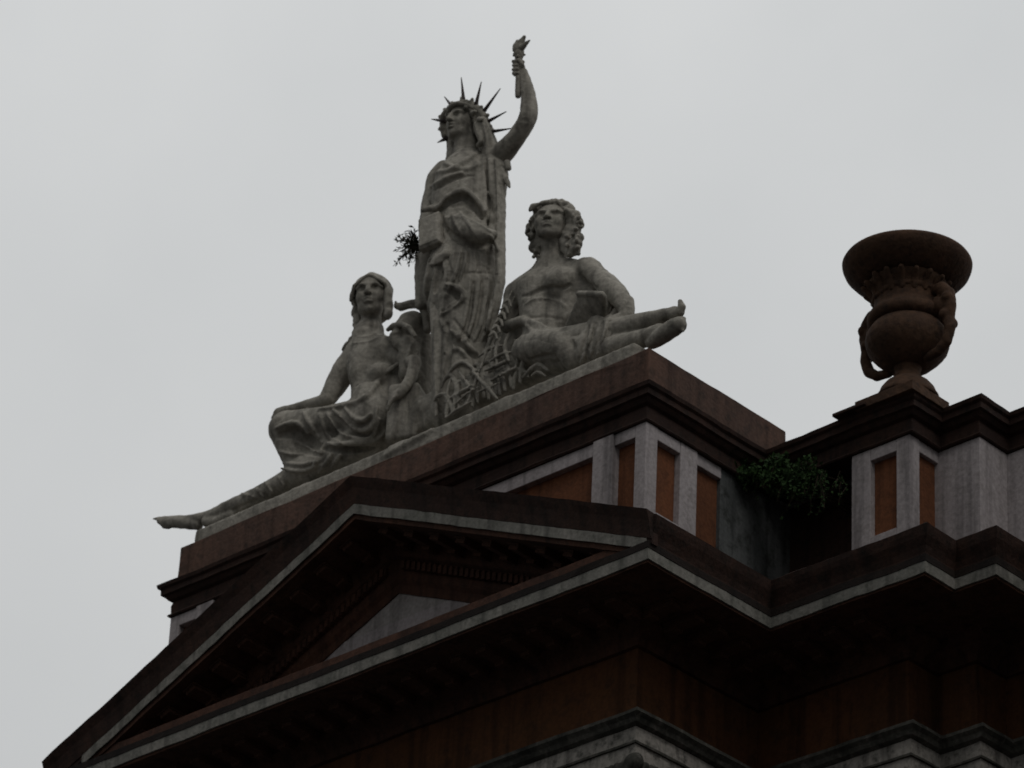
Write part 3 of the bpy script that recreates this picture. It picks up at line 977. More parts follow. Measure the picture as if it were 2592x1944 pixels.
# the hand's deep shadow under the tablet is a real hollow between folds
rb.fold([(928, 566), (928, 592), (924, 622), (922, 650)], 15, 0.02, -0.02, 'sub')
rb.fold([(950, 574), (948, 598), (942, 628)], 13, 0.02, -0.02, 'sub')
rb.fold([(938, 660), (930, 690), (928, 720)], 7, 0.02, -0.01, 'sub')
for q in ([(968, 560), (972, 590), (966, 620)], [(1030, 545), (1034, 570), (1030, 590)], [(1052, 540), (1056, 565), (1054, 590)], [(980, 690), (1000, 715), (1020, 735)], [(972, 770), (968, 800), (964, 830)], [(940, 470), (952, 500), (960, 530)]):
    rb.fold(q, 5, 0.012, -0.004, 'sub')
rb.fold([(966, 700), (970, 760), (964, 830), (952, 890)], 9, 0.015, -0.01, 'sub')
link('robe', rb.mesh('robe'), M['stone'], T, True)
# long pointed tail of the robe
rt = Sculpt(0.0125)
for i in range(40):
    t = i / 39
    y = 655 + 243 * t
    hw = 13 * (1 - t) ** 0.6 + 1.5
    xc = 945 - 3 * t + 2 * math.sin(3 * t)
    rt.chain([at(xc - hw * 0.55, y, 0.97 - 0.06 * t), at(xc + hw * 0.55, y - 2, 0.99 - 0.06 * t)], [max(3.5, hw * 0.75) * PX] * 2, 0.02)
rt.fold([(938, 690), (940, 780), (943, 880)], 4, 0.015, 0.01)
link('robe_tail', rt.mesh('robe_tail'), M['stone'], T, True)

# ------------------------------------------------------------------ seated woman
Wm = empty('seated_statue', (-5.2, 1.15, Z(2.9)))
tag(Wm, 'grey stone woman seated with braided hair and one bare leg stretched out', 'statue')
wb = Sculpt(0.0125)
wf = frame(-56, -2, 2)
wc = at(803, 641, 1.12)
WH = 124
wq = head(wb, wc, WH * PX, wf, 1.04)
lim(wb, [(803, 668, 1.15, 26), (801, 698, 1.17, 27), (797, 726, 1.18, 42)], 10)
lim(wb, [(762, 782, 1.14, 32), (792, 762, 1.18, 48), (834, 762, 1.22, 42)], 14)
lim(wb, [(860, 800, 1.32, 40), (860, 850, 1.32, 44), (850, 900, 1.3, 46)], 14)
lim(wb, [(797, 790, 1.16, 54), (802, 838, 1.18, 50), (806, 890, 1.18, 57), (808, 925, 1.16, 50)], 18)
ch(wb, [(780, 806, 1.06, 27)], 18)
ch(wb, [(822, 806, 1.09, 26)], 18)
wb.fold([(775, 728), (800, 726), (828, 712)], 3, 0.015, 0.004)
wb.fold([(762, 742), (795, 738), (830, 724)], 3, 0.015, 0.004)
wb.fold([(770, 834), (795, 838), (825, 832)], 4, 0.02, 0, 'sub')
lim(wb, [(756, 782, 1.12, 29), (744, 800, 1.09, 31), (727, 830, 1.06, 28), (712, 855, 1.01, 23), (704, 866, 0.98, 20), (690, 870, 0.97, 17.5), (666, 875, 0.96, 14.5), (640, 881, 0.94, 12), (612, 888, 0.92, 11)], 8)
ch(wb, [(616, 886, 0.92, 11), (602, 890, 0.90, 11)], 4)
for i in range(4):
    ch(wb, [(604 - i, 885 + 5 * i, 0.88, 5), (594 - 0.5 * i, 891 + 6 * i, 0.87, 4.6), (588 + i, 903 + 6 * i, 0.88, 3.8)], 2)
ch(wb, [(612, 893, 0.9, 5), (606, 904, 0.87, 4.5), (600, 912, 0.87, 4)], 2)
# other arm bent behind the helmet
lim(wb, [(842, 765, 1.24, 30), (868, 776, 1.2, 22), (893, 782, 1.14, 17)], 8)
lim(wb, [(896, 783, 1.14, 16), (888, 815, 1.08, 14.5), (870, 843, 1.0, 13), (852, 858, 0.96, 11)], 6)
for i in range(4):
    ch(wb, [(856 - 3 * i, 855 + 3 * i, 0.94, 5), (846 - 2 * i, 864 + 4 * i, 0.92, 4.4), (840 - i, 872 + 5 * i, 0.93, 3.6)], 2)
# stretched leg and foot
lim(wb, [(760, 960, 1.1, 40), (690, 1010, 1.06, 36), (630, 1040, 1.03, 28), (565, 1070, 1.0, 23), (505, 1094, 1.0, 19), (455, 1113, 0.99, 14.5), (432, 1121, 0.98, 14)], 8)
lim(wb, [(428, 1134, 0.98, 13), (408, 1131, 0.98, 15), (385, 1128, 0.98, 15.5), (362, 1129, 0.98, 13), (345, 1126, 0.97, 8)], 5)
lim(wb, [(440, 1118, 0.98, 14), (410, 1122, 0.98, 12), (380, 1122, 0.98, 10), (355, 1122, 0.98, 8)], 5)
for i in range(4):
    ch(wb, [(362 + 1 * i, 1123 + 5 * i, 0.96 + 0.01 * i, 6), (342 + 4 * i, 1122 + 5.3 * i, 0.96 + 0.01 * i, 5)], 4)
ch(wb, [(355, 1120, 0.98, 6), (338, 1120.5, 0.97, 4.5), (331, 1121, 0.97, 3)], 2)
link('body', wb.mesh('body'), M['stone'], Wm, True)

wh = Sculpt(0.0125)
f_, s_, u_ = wf
HH = WH * PX
wh.ell(wq(0, 0.69, -0.13), (s_, u_, f_), (0.40 * HH, 0.35 * HH, 0.40 * HH), 0.03)
wh.ell(wq(0, 0.40, -0.24), (s_, u_, f_), (0.40 * HH, 0.42 * HH, 0.22 * HH), 0.03)
for k in range(6):
    for e_ in (-1, 1):
        wh.chain([wq(e_ * 0.03, 1.02 - 0.04 * k, 0.02 + 0.06 * k), wq(e_ * (0.24 + 0.012 * k), 0.88 - 0.05 * k, 0.02 + 0.05 * k), wq(e_ * 0.39, 0.64 - 0.05 * k, 0.0 + 0.02 * k)], 0.036 * HH, 0.02)
wh.fold([(790, 612), (803, 602), (818, 612)], 4, 0.01, 0.008)
for k in range(9):
    ch(wh, [(769 + 2.5 * math.sin(k * 1.9), 630 + 8 * k, 1.1, 11.5 - 0.2 * k)], 5)
    ch(wh, [(838 + 2 * math.sin(k * 2), 630 + 6.5 * k, 1.13, 10.5)], 5)
for k in range(8):
    ch(wh, [(772 - 0.5 * k + 2.5 * math.sin(k * 2.2), 690 + 6 * k, 1.08, 9)], 4)
for k in range(7):
    ch(wh, [(768 - 4.2 * k + 1.5 * math.sin(k * 2.5), 722 + 5.5 * k, 1.07, 7)], 4)
link('hair', wh.mesh('hair'), M['stone'], Wm, True)

wd = Sculpt(0.0125)
lim(wd, [(812, 905, 1.14, 58), (760, 905, 1.06, 46), (700, 915, 1.0, 42), (640, 922, 0.95, 42), (622, 926, 0.94, 44)], 14)     # raised thigh and knee
lim(wd, [(620, 930, 0.94, 45), (632, 965, 0.98, 40), (648, 1000, 1.04, 38), (655, 1025, 1.08, 34)], 12)
lim(wd, [(720, 965, 1.12, 46), (690, 975, 1.12, 44), (660, 975, 1.1, 40)], 14)
lim(wd, [(800, 935, 1.16, 46), (760, 965, 1.1, 44), (735, 985, 1.06, 42), (690, 1005, 1.05, 40), (640, 1030, 1.04, 36)], 14)
lim(wd, [(660, 1020, 1.03, 36), (600, 1052, 1.01, 28), (545, 1079, 1.0, 25), (490, 1102, 1.0, 22), (450, 1122, 1.0, 17)], 8)
ch(wd, [(800, 865, 1.12, 48), (810, 900, 1.1, 54)], 12)
for q, r in (([(690, 884), (740, 876), (785, 862), (806, 840), (826, 812), (862, 784), (890, 762)], 8),
             ([(720, 886), (745, 905), (768, 925), (790, 930), (808, 915), (815, 880)], 7), ([(706, 892), (726, 920), (752, 942), (785, 950), (808, 938), (820, 905)], 7),
             ([(697, 955), (730, 962), (765, 957), (800, 955), (822, 942), (836, 928)], 9), ([(690, 895), (700, 925), (712, 945), (735, 958)], 6),
             ([(745, 882), (764, 902), (785, 908), (800, 894)], 6), ([(596, 925), (620, 915), (645, 915), (665, 935)], 6), ([(655, 890), (668, 915), (690, 945)], 6),
             ([(612, 1000), (650, 1004), (690, 994)], 5), ([(608, 1012), (650, 1018), (694, 1004)], 5), ([(600, 975), (640, 982), (680, 975)], 4),
             ([(700, 960), (690, 985), (676, 1010)], 6), ([(720, 975), (705, 1000), (690, 1020)], 6), ([(745, 970), (728, 992), (716, 1012)], 5)):
    wd.fold(q, r, 0.025, 0.018)
for q, r in (([(735, 895), (756, 915), (780, 920), (800, 905)], 4), ([(715, 900), (738, 928), (768, 940), (795, 940)], 4), ([(605, 940), (640, 935), (668, 950), (690, 968)], 11),
             ([(640, 960), (665, 975), (690, 985)], 5), ([(700, 968), (740, 972), (800, 966), (830, 950)], 7)):
    wd.fold(q, r * 1.5, 0.015, -0.006, 'sub')
for q in ([(600, 1030), (612, 1042), (616, 1054)], [(572, 1042), (586, 1056), (590, 1070)], [(522, 1067), (545, 1076), (565, 1084)], [(552, 1056), (568, 1068), (576, 1078)]):
    wd.fold(q, 6, 0.02, 0.008)
    wd.fold([(a + 8, b + 5) for a, b in q], 5, 0.015, -0.003, 'sub')
wd.fold([(470, 1125), (500, 1105), (530, 1090), (560, 1078)], 3.5, 0.015, 0.0, 'sub')
for k in range(6):
    ch(wd, [(668 + 10 * k, 883 - 0.8 * k, 0.95 + 0.012 * k, 8)], 4)
ch(wd, [(446, 1128, 0.97, 13), (470, 1128, 0.97, 14), (500, 1115, 0.97, 14)], 6)
link('drapery', wd.mesh('drapery'), M['stone'], Wm, True)

# crested helmet the woman leans on
hm = empty('stone_helmet', at(885, 720, 1.2))
tag(hm, 'crested stone helmet resting between the seated woman and the robe of the tall figure', 'helmet')
he = Sculpt(0.0125)
ch(he, [(890, 704, 1.26, 38), (880, 716, 1.22, 37)], 8)
ch(he, [(905, 740, 1.36, 36), (905, 800, 1.38, 40), (900, 850, 1.38, 44)], 12)
ch(he, [(838, 712, 1.08, 6), (850, 703, 1.06, 7), (868, 700, 1.03, 7), (884, 708, 1.02, 7), (896, 726, 1.05, 6)], 4)
ch(he, [(858, 728, 1.1, 20), (860, 745, 1.1, 13)], 8)
ch(he, [(880, 745, 1.15, 24), (885, 775, 1.18, 26), (885, 810, 1.22, 28)], 10)
he.fold([(850, 725), (862, 722), (872, 730)], 3, 0.01, 0.0, 'sub')
for q in ([(896, 735), (886, 755), (880, 780)], [(908, 735), (902, 760), (896, 790)]):
    he.fold(q, 5, 0.02, 0.008)
link('helmet_bowl', he.mesh('helmet_bowl'), M['stone'], hm, True)
hcst = Sculpt(0.0125)
ch(hcst, [(857, 660, 1.22, 8), (866, 663, 1.22, 11), (882, 658, 1.24, 11), (900, 656, 1.26, 12), (914, 664, 1.27, 12), (922, 685, 1.28, 12), (924, 712, 1.28, 11)], 5)
ch(hcst, [(855, 653, 1.22, 4)], 3)
hcst.fold([(866, 662), (885, 658), (905, 660)], 2.5, 0.01, 0.0, 'sub')
link('crest', hcst.mesh('crest'), M['stone'], hm, True)

# ------------------------------------------------------------------ reclining man
Mn = empty('reclining_statue', (-2.0, 1.15, Z(2.9)))
tag(Mn, 'bare chested grey stone man with curly hair reclining, feet out to the right', 'statue')
mb = Sculpt(0.0125)
mf = frame(-62, 6, -3)
MH = 106
mc = at(1193, 483, 1.14)
mq = head(mb, mc, MH * PX, mf, 1.34)
lim(mb, [(1197, 515, 1.20, 32), (1197, 548, 1.23, 32), (1193, 578, 1.25, 42)], 10)
lim(mb, [(1140, 612, 1.24, 24), (1190, 588, 1.25, 34), (1240, 584, 1.27, 28)], 16)
lim(mb, [(1116, 634, 1.22, 29), (1150, 630, 1.19, 46), (1195, 620, 1.19, 50), (1240, 612, 1.24, 42)], 18)
lim(mb, [(1172, 650, 1.18, 58), (1174, 690, 1.18, 56), (1182, 728, 1.17, 56)], 16)
ch(mb, [(1232, 640, 1.24, 36), (1226, 690, 1.24, 38)], 16)
ch(mb, [(1268, 632, 1.28, 28), (1290, 680, 1.26, 30)], 12)
ch(mb, [(1110, 650, 1.26, 26), (1112, 700, 1.26, 28)], 12)
ch(mb, [(1148, 614, 1.06, 27)], 20)
ch(mb, [(1208, 606, 1.07, 27)], 20)
mb.fold([(1128, 640), (1148, 636), (1166, 627), (1190, 622), (1215, 622), (1232, 616)], 6, 0.02, -0.004, 'sub')
mb.fold([(1176, 640), (1176, 670), (1178, 700)], 4, 0.02, 0.0, 'sub')
mb.fold([(1130, 660), (1150, 648), (1175, 645), (1205, 650), (1222, 662)], 3, 0.02, 0.004)
mb.fold([(1122, 692), (1150, 686), (1180, 684), (1215, 690)], 4, 0.02, 0.0, 'sub')
# propping arm on the right
lim(mb, [(1255, 588, 1.26, 30), (1272, 582, 1.24, 30), (1292, 598, 1.2, 25), (1318, 622, 1.16, 28), (1338, 642, 1.12, 25), (1350, 664, 1.08, 19), (1348, 684, 1.06, 15), (1326, 692, 1.0, 13)], 8)
lim(mb, [(1360, 650, 1.12, 11), (1362, 676, 1.1, 10), (1354, 696, 1.08, 9)], 5)
mb.fold([(1262, 600), (1272, 612), (1290, 622)], 5, 0.02, 0.0, 'sub')
# near arm across the lap
lim(mb, [(1116, 634, 1.2, 28), (1103, 662, 1.13, 21), (1094, 690, 1.06, 18), (1094, 706, 1.02, 16), (1110, 699, 0.97, 13), (1128, 692, 0.94, 11)], 8)
ch(mb, [(1126, 692, 0.95, 10), (1146, 698, 0.92, 11)], 5)
for i in range(4):
    ch(mb, [(1148 + i, 694 + 5 * i, 0.90, 5.2), (1168 - i, 700 + 6 * i, 0.88, 4.8), (1188 - 5 * i, 714 + 5 * i, 0.89, 4)], 2)
ch(mb, [(1138, 702, 0.9, 5.5), (1150, 716, 0.87, 5), (1162, 723, 0.87, 4)], 2)
# legs
lim(mb, [(1160, 748, 1.12, 44), (1215, 745, 1.04, 42), (1280, 728, 1.02, 37), (1318, 719, 1.02, 29), (1362, 706, 1.02, 28), (1405, 692, 1.02, 22), (1440, 680, 1.02, 15.5), (1458, 675, 1.02, 14.5)], 10)
ch(mb, [(1456, 681, 1.02, 14), (1468, 674, 1.01, 12), (1473, 663, 1.0, 9), (1469, 652, 1.0, 6.5)], 4)
lim(mb, [(1140, 752, 1.0, 33), (1175, 742, 0.92, 33), (1212, 745, 0.88, 29), (1228, 765, 0.90, 24), (1238, 785, 0.95, 20)], 10)
for i in range(4):
    ch(mb, [(1469 + 2 * i, 664 + 2.5 * i, 1.0 + 0.03 * i, 5), (1468 + 3 * i, 651 + 5 * i, 0.99 + 0.03 * i, 4)], 2)
lim(mb, [(1200, 778, 1.08, 38), (1270, 766, 1.0, 33), (1330, 750, 0.98, 28), (1390, 731, 0.98, 22), (1425, 716, 0.98, 19)], 10)
lim(mb, [(1408, 741, 0.98, 15), (1428, 727, 0.95, 20), (1450, 711, 0.94, 21), (1466, 702, 0.94, 19)], 5)
for i in range(5):
    ch(mb, [(1464 + 1.5 * i, 688 + 6 * i, 0.95, 5.5), (1477 - 0.5 * i, 689 + 6.3 * i, 0.95, 5.6 - 0.3 * i)], 2)
link('body', mb.mesh('body'), M['stone'], Mn, True)

mh = Sculpt(0.0125)
f_, s_, u_ = mf
HH = MH * PX
mh.ell(mq(0, 0.74, -0.14), (s_, u_, f_), (0.49 * HH, 0.36 * HH, 0.42 * HH), 0.03)
mh.ell(mq(0, 0.36, -0.25), (s_, u_, f_), (0.50 * HH, 0.55 * HH, 0.24 * HH), 0.03)
rr = random.Random(5)
for x, y, r in ((1193, 438, 9), (1180, 443, 9), (1166, 449, 10), (1160, 462, 9), (1153, 475, 10), (1146, 491, 11), (1144, 503, 10), (1152, 518, 9), (1153, 535, 12), (1160, 549, 9), (1164, 560, 6),
                (1206, 441, 9), (1219, 445, 10), (1232, 453, 11), (1243, 464, 11), (1250, 478, 10), (1255, 486, 8), (1245, 498, 11), (1251, 513, 11), (1247, 527, 12), (1242, 541, 12), (1232, 549, 9), (1228, 530, 10), (1232, 510, 10)):
    ch(mh, [(x, y, 1.15, r * 1.12), (x + (1197 - x) * 0.28, y + (495 - y) * 0.22, 1.2, r * 1.5)], 4)
    for g in range(3):
        ch(mh, [(x + rr.uniform(-8, 8), y + rr.uniform(-7, 7), 1.10 + rr.uniform(-0.04, 0.04), r * rr.uniform(0.45, 0.7))], 3)
    mh.fold([(x - 5, y - 5), (x + 1, y + 2), (x - 2, y + 8)], 2.6, 0.01, 0.0, 'sub')
for k in range(16):                                            # locks over the brow and crown
    a = math.pi * (k + 0.5) / 16
    p = mq(0.36 * math.cos(a), 0.70 + 0.18 * math.sin(a), 0.27)
    mh.ball(p + Vector((0, 0, rr.uniform(-.01, .02))), rr.uniform(0.05, 0.075) * HH, 0.01)
    p = mq(0.30 * math.cos(a), 0.80 + 0.24 * math.sin(a), 0.12)
    mh.ball(p, rr.uniform(0.06, 0.09) * HH, 0.01)
link('hair', mh.mesh('hair'), M['stone'], Mn, True)

md = Sculpt(0.0125)
lim(md, [(1165, 755, 1.1, 44), (1200, 762, 1.04, 42), (1260, 754, 1.0, 38), (1310, 742, 1.0, 32)], 12)
lim(md, [(1290, 705, 0.98, 26), (1278, 738, 0.95, 27), (1268, 768, 0.95, 26)], 12)
lim(md, [(1318, 705, 0.98, 22), (1308, 735, 0.95, 24), (1296, 760, 0.95, 22)], 12)
lim(md, [(1135, 757, 1.0, 34), (1175, 748, 0.92, 34), (1210, 752, 0.89, 30)], 10)
lim(md, [(1284, 700, 1.06, 16), (1306, 665, 1.10, 16), (1314, 636, 1.14, 13)], 8)
lim(md, [(1320, 700, 1.1, 16), (1334, 676, 1.14, 14)], 8)
ch(md, [(1300, 700, 1.0, 14), (1284, 735, 0.96, 12), (1268, 770, 0.94, 10)], 8)
ch(md, [(1318, 690, 1.0, 12), (1305, 730, 0.96, 11), (1290, 766, 0.94, 9)], 8)
for q, r in (([(1272, 705), (1262, 740), (1250, 780)], 6), ([(1286, 698), (1277, 740), (1264, 785)], 6), ([(1302, 695), (1293, 738), (1279, 780)], 6), ([(1318, 695), (1308, 735), (1294, 772)], 5.5), ([(1332, 698), (1324, 730), (1310, 758)], 5),
             ([(1236, 735), (1240, 765), (1236, 790)], 8), ([(1150, 775), (1185, 768), (1215, 775)], 7), ([(1140, 735), (1165, 728), (1200, 730)], 3.5)):
    md.fold(q, r, 0.012, -0.004, 'sub')
for q, r in (([(1279, 702), (1270, 740), (1257, 782)], 4), ([(1294, 698), (1285, 740), (1272, 782)], 4), ([(1310, 696), (1300, 738), (1287, 775)], 4)):
    md.fold(q, r, 0.015, 0.004)
link('drapery', md.mesh('drapery'), M['stone'], Mn, True)

# book or tablet leaning on his hip
bk = Sculpt(0.0115)
q0, q1, q2, q3 = at(1250, 640, 0.80), at(1300, 641, 0.80), at(1300, 694, 1.02), at(1212, 726, 1.0)
n_ = (q1 - q0).cross(q3 - q0).normalized()
n_ = n_ if n_.dot(CF) > 0 else -n_
for i in range(15):
    t = i / 14
    bk.chain([q0.lerp(q3, t) + n_ * 0.03, q1.lerp(q2, t) + n_ * 0.03], 0.03, 0.004)
bk.chain([q0 + Vector((0, 0, .03)), q1 + Vector((0, 0, .03))], 0.032, 0.01)
link('book', bk.mesh('book', 0.002), M['stone'], Mn, True)

# ------------------------------------------------------------------ carved stalks between the figures
sh = empty('stone_sheaf', at(1030, 850, 1.0))
tag(sh, 'carved stone sheaf of crossed stalks at the feet of the tall figure', 'carving')
sheaf = Sculpt(0.0115)
for q, r in (([(1105, 630, 0.98), (1072, 705, 0.9), (1040, 790, 0.85)], 4.5), ([(1096, 650, 0.98), (1066, 708, 0.9), (1046, 770, 0.86)], 4), ([(1112, 640, 1.0), (1085, 700, 0.92), (1056, 770, 0.86)], 3.5),
             ([(963, 903, 0.82), (990, 884, 0.8), (1018, 868, 0.8)], 5), ([(974, 862, 0.84), (995, 848, 0.82), (1022, 832, 0.8)], 6), ([(1022, 804, 0.82), (1048, 832, 0.8), (1074, 862, 0.8)], 6),
             ([(966, 812, 0.86), (980, 794, 0.84), (1000, 783, 0.83), (1014, 790, 0.83), (1026, 802, 0.83)], 5.5), ([(975, 815, 0.86), (968, 838, 0.84), (962, 870, 0.83)], 4),
             ([(990, 800, 0.86), (1005, 822, 0.83), (1022, 845, 0.82)], 5), ([(1040, 790, 0.85), (1030, 815, 0.83), (1018, 850, 0.82), (1005, 880, 0.82)], 4.5), ([(1000, 780, 0.88), (1030, 800, 0.84)], 4),
             ([(1035, 770, 0.86), (1060, 752, 0.88), (1092, 745, 0.92)], 5), ([(1048, 800, 0.84), (1075, 790, 0.86), (1100, 775, 0.9)], 6), ([(1062, 822, 0.84), (1090, 806, 0.86), (1115, 795, 0.9)], 6),
             ([(1060, 780, 0.85), (1085, 765, 0.87), (1110, 760, 0.92)], 5), ([(1130, 815, 0.86), (1150, 795, 0.86), (1165, 788, 0.88), (1185, 800, 0.88)], 6), ([(1148, 812, 0.86), (1162, 803, 0.86), (1178, 812, 0.86)], 4),
             ([(1080, 730, 0.9), (1070, 760, 0.87), (1075, 790, 0.86)], 5), ([(1100, 720, 0.95), (1090, 750, 0.9), (1100, 780, 0.88)], 6), ([(1112, 735, 0.95), (1120, 765, 0.92), (1115, 790, 0.9)], 6),
             ([(1030, 848, 0.8), (1055, 838, 0.8), (1080, 826, 0.82)], 4), ([(985, 872, 0.82), (1012, 848, 0.8), (1034, 836, 0.8)], 4)):
    lim(sheaf, [(p[0], p[1], p[2] + 0.03, r * 0.8 * (0.75 if i_ in (0, len(q) - 1) else 1.15)) for i_, p in enumerate(q)], 3)
rs_ = random.Random(21)
for i in range(17):                                     # broad curved leaves
    x0 = 966 + 9.6 * i + rs_.uniform(-4, 4)
    y0 = 905 - 0.42 * (x0 - 955) + rs_.uniform(-10, 2)
    dx = rs_.choice((-1, 1)) * rs_.uniform(16, 40)
    hgt = rs_.uniform(38, 78)
    Yb = 0.85 + 0.0006 * (x0 - 960)
    lim(sheaf, [(x0, y0, Yb, 4.0), (x0 + dx * 0.15, y0 - hgt * 0.5, Yb + 0.01, 6.0), (x0 + dx * 0.6, y0 - hgt * 0.9, Yb + 0.03, 6.4), (x0 + dx * 1.15, y0 - hgt * 0.82, Yb + 0.03, 4.6), (x0 + dx * 1.5, y0 - hgt * 0.55, Yb + 0.03, 2.2)], 3)
    sheaf.fold([(x0 + dx * 0.1, y0 - hgt * 0.4), (x0 + dx * 0.5, y0 - hgt * 0.85), (x0 + dx * 1.0, y0 - hgt * 0.84)], 2.0, 0.008, 0.0, 'sub')
for i in range(6):
    ch(sheaf, [(1097 - 6 * i, 648 + 14 * i, 0.95 - 0.014 * i, 4), (1088 - 6 * i, 655 + 14 * i, 0.93 - 0.014 * i, 3)], 2)
    ch(sheaf, [(1100 - 6 * i, 650 + 14 * i, 0.95 - 0.014 * i, 4), (1104 - 6 * i, 662 + 14 * i, 0.94 - 0.014 * i, 3)], 2)
link('stalks', sheaf.mesh('stalks'), M['stone'], sh, True)

# ------------------------------------------------------------------ urn
UC = Vector((1.015, 2.575, Z(2.385)))
US, UZ = 1.07, 1.14
U_ = empty('stone_urn', UC)
tag(U_, 'big brown stone urn with wide rim standing on the wing roof corner', 'urn')


def lathe(prof, name, parent, n=64, wav=None):
    mbx = MB()
    rs = []
    for r, z in prof:
        ring_ = []
        for i in range(n):
            a = 2 * math.pi * i / n
            rr_ = r * (1 + (wav(a, z) if wav else 0))
            ring_.append((UC.x + US * rr_ * math.cos(a), UC.y + US * rr_ * math.sin(a), UC.z + UZ * z))
        rs.append(ring_)
    return mbx.rings(rs).build(name, M['urn'], parent, True)


lathe([(0.02, 0.0), (0.285, 0.0), (0.285, 0.03), (0.265, 0.06), (0.25, 0.10), (0.21, 0.15), (0.15, 0.19), (0.125, 0.215), (0.13, 0.235), (0.115, 0.25), (0.115, 0.29), (0.13, 0.32), (0.10, 0.33)], 'foot', U_)
lathe([(0.06, 0.31), (0.16, 0.325), (0.235, 0.36), (0.30, 0.42), (0.36, 0.49), (0.383, 0.56), (0.378, 0.63), (0.345, 0.69), (0.32, 0.725), (0.2, 0.74)], 'bowl', U_, 96,
      lambda a, z: 0.018 * abs(math.sin(a * 12)) * (1 if z < 0.66 else 0))
lathe([(0.2, 0.725), (0.325, 0.73), (0.355, 0.75), (0.372, 0.78), (0.372, 0.81), (0.355, 0.84), (0.325, 0.86), (0.308, 0.91), (0.308, 0.97), (0.32, 1.03), (0.34, 1.09), (0.37, 1.14), (0.2, 1.15)], 'neck', U_)
lathe([(0.25, 1.14), (0.39, 1.15), (0.46, 1.185), (0.53, 1.235), (0.58, 1.29), (0.598, 1.335), (0.602, 1.36), (0.59, 1.38), (0.55, 1.375), (0.40, 1.27), (0.05, 1.22)], 'rim', U_)
def uv(v):
    return Vector((v[0] * US, v[1] * US, v[2] * UZ))


uo = Sculpt(0.012)
rr = random.Random(3)
for i in range(18):                                       # leaf wreath under the rim
    a = 2 * math.pi * i / 18
    c_, q_ = math.cos(a), math.sin(a)
    uo.chain([UC + uv((0.30 * c_, 0.30 * q_, 0.98)), UC + uv((0.325 * c_, 0.325 * q_, 1.06)), UC + uv(((0.40) * c_, 0.40 * q_, 1.11 + rr.uniform(-.02, .02)))], [0.03, 0.04, 0.03], 0.01)
    uo.ball(UC + uv((0.30 * math.cos(a + .17), 0.30 * math.sin(a + .17), 1.0 + rr.uniform(-.02, .02))), 0.035, 0.01)
link('leaf_wreath', uo.mesh('leaf_wreath'), M['urn'], U_, True)
for sg in (-1, 1):
    uh = Sculpt(0.012)
    def up2(o, z, y=0.0):
        return UC + uv((sg * o, y, z))
    uh.chain([up2(0.30, 0.99), up2(0.40, 0.98), up2(0.47, 0.90), up2(0.49, 0.78), up2(0.47, 0.66), up2(0.49, 0.56), up2(0.45, 0.44), up2(0.36, 0.37), up2(0.22, 0.35)], [0.055, 0.07, 0.07, 0.065, 0.06, 0.055, 0.055, 0.05, 0.045], 0.02)
    for k in range(5):
        uh.ball(up2(0.46 + 0.03 * math.sin(k * 2), 0.93 - 0.08 * k, 0.04 * math.cos(k * 3)), 0.055, 0.015)
    uh.ball(up2(0.40, 0.80), 0.085, 0.03)
    uh.chain([up2(0.36, 0.86), up2(0.33, 0.78)], 0.06, 0.03)
    link('handle', uh.mesh('handle'), M['urn'], U_, True)

# ------------------------------------------------------------------ corner capital under the entablature
cp = Sculpt(0.016)
cx, cy, cz = -0.90, 0.90, Z(-1.60)
for i in range(9):
    for k in range(2):
        t = i / 8
        for px_, py_ in (((cx - 0.55 * t), cy - 0.03), (cx + 0.03, cy + 0.55 * t)):
            cp.chain([(px_, py_, cz - 0.42 + 0.2 * k), (px_ + 0.0, py_ - 0.03, cz - 0.28 + 0.2 * k), (px_ + (0.05 if py_ > cy else 0), py_ - (0.05 if py_ < cy else 0), cz - 0.2 + 0.2 * k)], [0.05, 0.05, 0.035], 0.02)
cp.ball((cx + 0.06, cy - 0.06, cz + 0.0), 0.085, 0.03)
link('capital', cp.mesh('capital', 0.008), M['grime'], B, True)

# ------------------------------------------------------------------ plants
def leafmesh(specs):
    mbx = MB()
    for p, d, nrm, L_, Wd in specs:
        d = d.normalized(); s2 = d.cross(nrm).normalized(); n2 = s2.cross(d)
        i = len(mbx.v)
        mbx.v += [tuple(p), tuple(p + d * L_ * 0.4 + s2 * Wd + n2 * 0.12 * L_), tuple(p + d * L_ - n2 * 0.1 * L_), tuple(p + d * L_ * 0.4 - s2 * Wd + n2 * 0.12 * L_), tuple(p + d * L_ * 0.5)]
        mbx.f += [(i, i + 1, i + 4), (i + 1, i + 2, i + 4), (i + 2, i + 3, i + 4), (i + 3, i, i + 4)]
    return mbx


rr = random.Random(11)
def rv():
    return Vector((rr.gauss(0, 1), rr.gauss(0, 1), rr.gauss(0, 1))).normalized()


iv = empty('ivy_shrub', (-0.15, 2.3, Z(1.7)))
tag(iv, 'green leafy shrub growing from the cornice in the roof corner beside the attic', 'shrub')
sp = []
tw = MB()
clumps = []
for i in range(46):
    t = 0.94 * rr.random()
    x = 1585 + 250 * t
    y = 1012 + 30 * math.sin(t * 3.0) + rr.gauss(0, 20)
    clumps.append((at(x, y, 2.05 + 0.25 * rr.random()), rr.uniform(0.05, 0.13)))
for c_, r_ in clumps:
    if c_.x > 0.26:
        continue
    root = Vector((c_.x, 2.9 if c_.x > -0.6 else 2.3, c_.z + 0.05))
    tw.tube([root, (root + c_) / 2 + rv() * 0.04, c_], [0.008, 0.006, 0.003], 5)
    for k in range(int(34 + 420 * r_)):
        p = c_ + rv() * r_ * rr.random() ** 0.5
        d = (rv() + Vector((0, -0.3, -0.3))).normalized()
        sp.append((p, d, rv(), rr.uniform(0.03, 0.07), rr.uniform(0.012, 0.026)))
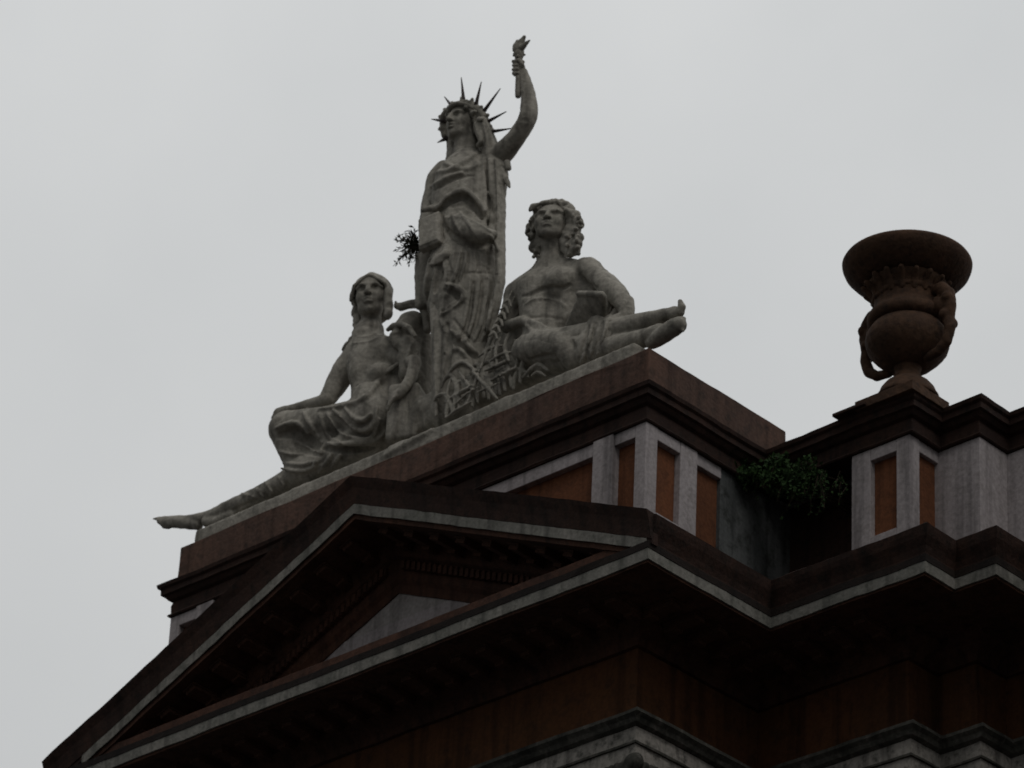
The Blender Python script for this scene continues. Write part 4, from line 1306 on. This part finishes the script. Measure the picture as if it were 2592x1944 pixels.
for k in range(60):                                       # hanging sprays
    c_, r_ = rr.choice(clumps)
    p0 = c_ + rv() * 0.06
    ln = rr.uniform(0.1, 0.3)
    p1 = p0 + Vector((rr.gauss(0, .05), -rr.random() * .06, -ln))
    tw.tube([p0, (p0 + p1) / 2 + rv() * 0.02, p1], [0.004, 0.003, 0.002], 4)
    for q in range(9):
        sp.append((p0.lerp(p1, q / 8), rv() + Vector((0, 0, -.5)), rv(), rr.uniform(0.025, 0.045), rr.uniform(0.009, 0.016)))
leafmesh(sp).build('foliage', M['leaf'], iv)
tw.build('stems', M['twig'], iv)


def weed(name, label, root, pts, n, spread):
    e = empty(name, root)
    tag(e, label, 'weed')
    t_, l_ = MB(), []
    for q in pts:
        p = q
        mid = root.lerp(p, 0.5) + rv() * 0.03
        t_.tube([root, mid, p], [0.008, 0.006, 0.0025], 5)
        for k in range(n):
            s0 = root.lerp(mid, 1) if k % 2 else mid.lerp(p, rr.random())
            s0 = mid.lerp(p, rr.random()) if rr.random() < 0.7 else root.lerp(mid, rr.random())
            d = (rv() + (p - root).normalized() * 0.6)
            l_.append((s0, d, rv(), rr.uniform(0.03, 0.075), rr.uniform(0.006, 0.014)))
    leafmesh(l_).build('foliage', M['dry'], e)
    t_.build('stems', M['twig'], e)


weed('wild_weed', 'dark spiky weed sprouting beside the stone tablet of the tall figure', at(905, 532, 1.1),
     [at(x, y, 1.0 + 0.15 * rr.random()) for x, y in ((862, 513), (872, 503), (884, 497), (866, 530), (874, 540), (870, 552), (884, 545), (862, 560), (852, 572), (880, 560), (892, 555), (878, 520), (888, 512), (886, 530), (893, 540), (890, 522), (898, 560), (850, 518), (893, 490), (886, 505), (880, 532), (876, 545), (868, 520), (858, 540), (884, 570), (872, 515), (890, 550), (895, 512), (894, 548))], 15, 1)
weed('wild_weed', 'dark leafy tuft added for the shadow under the tablet of the tall figure', at(945, 585, 1.0),
     [at(x, y, 0.9 + 0.05 * rr.random()) for x, y in ((958, 566), (962, 584), (934, 572), (928, 592), (940, 606), (955, 600), (922, 580), (966, 575))], 10, 1)  # dark leaves added to stand for the shadow under the tablet
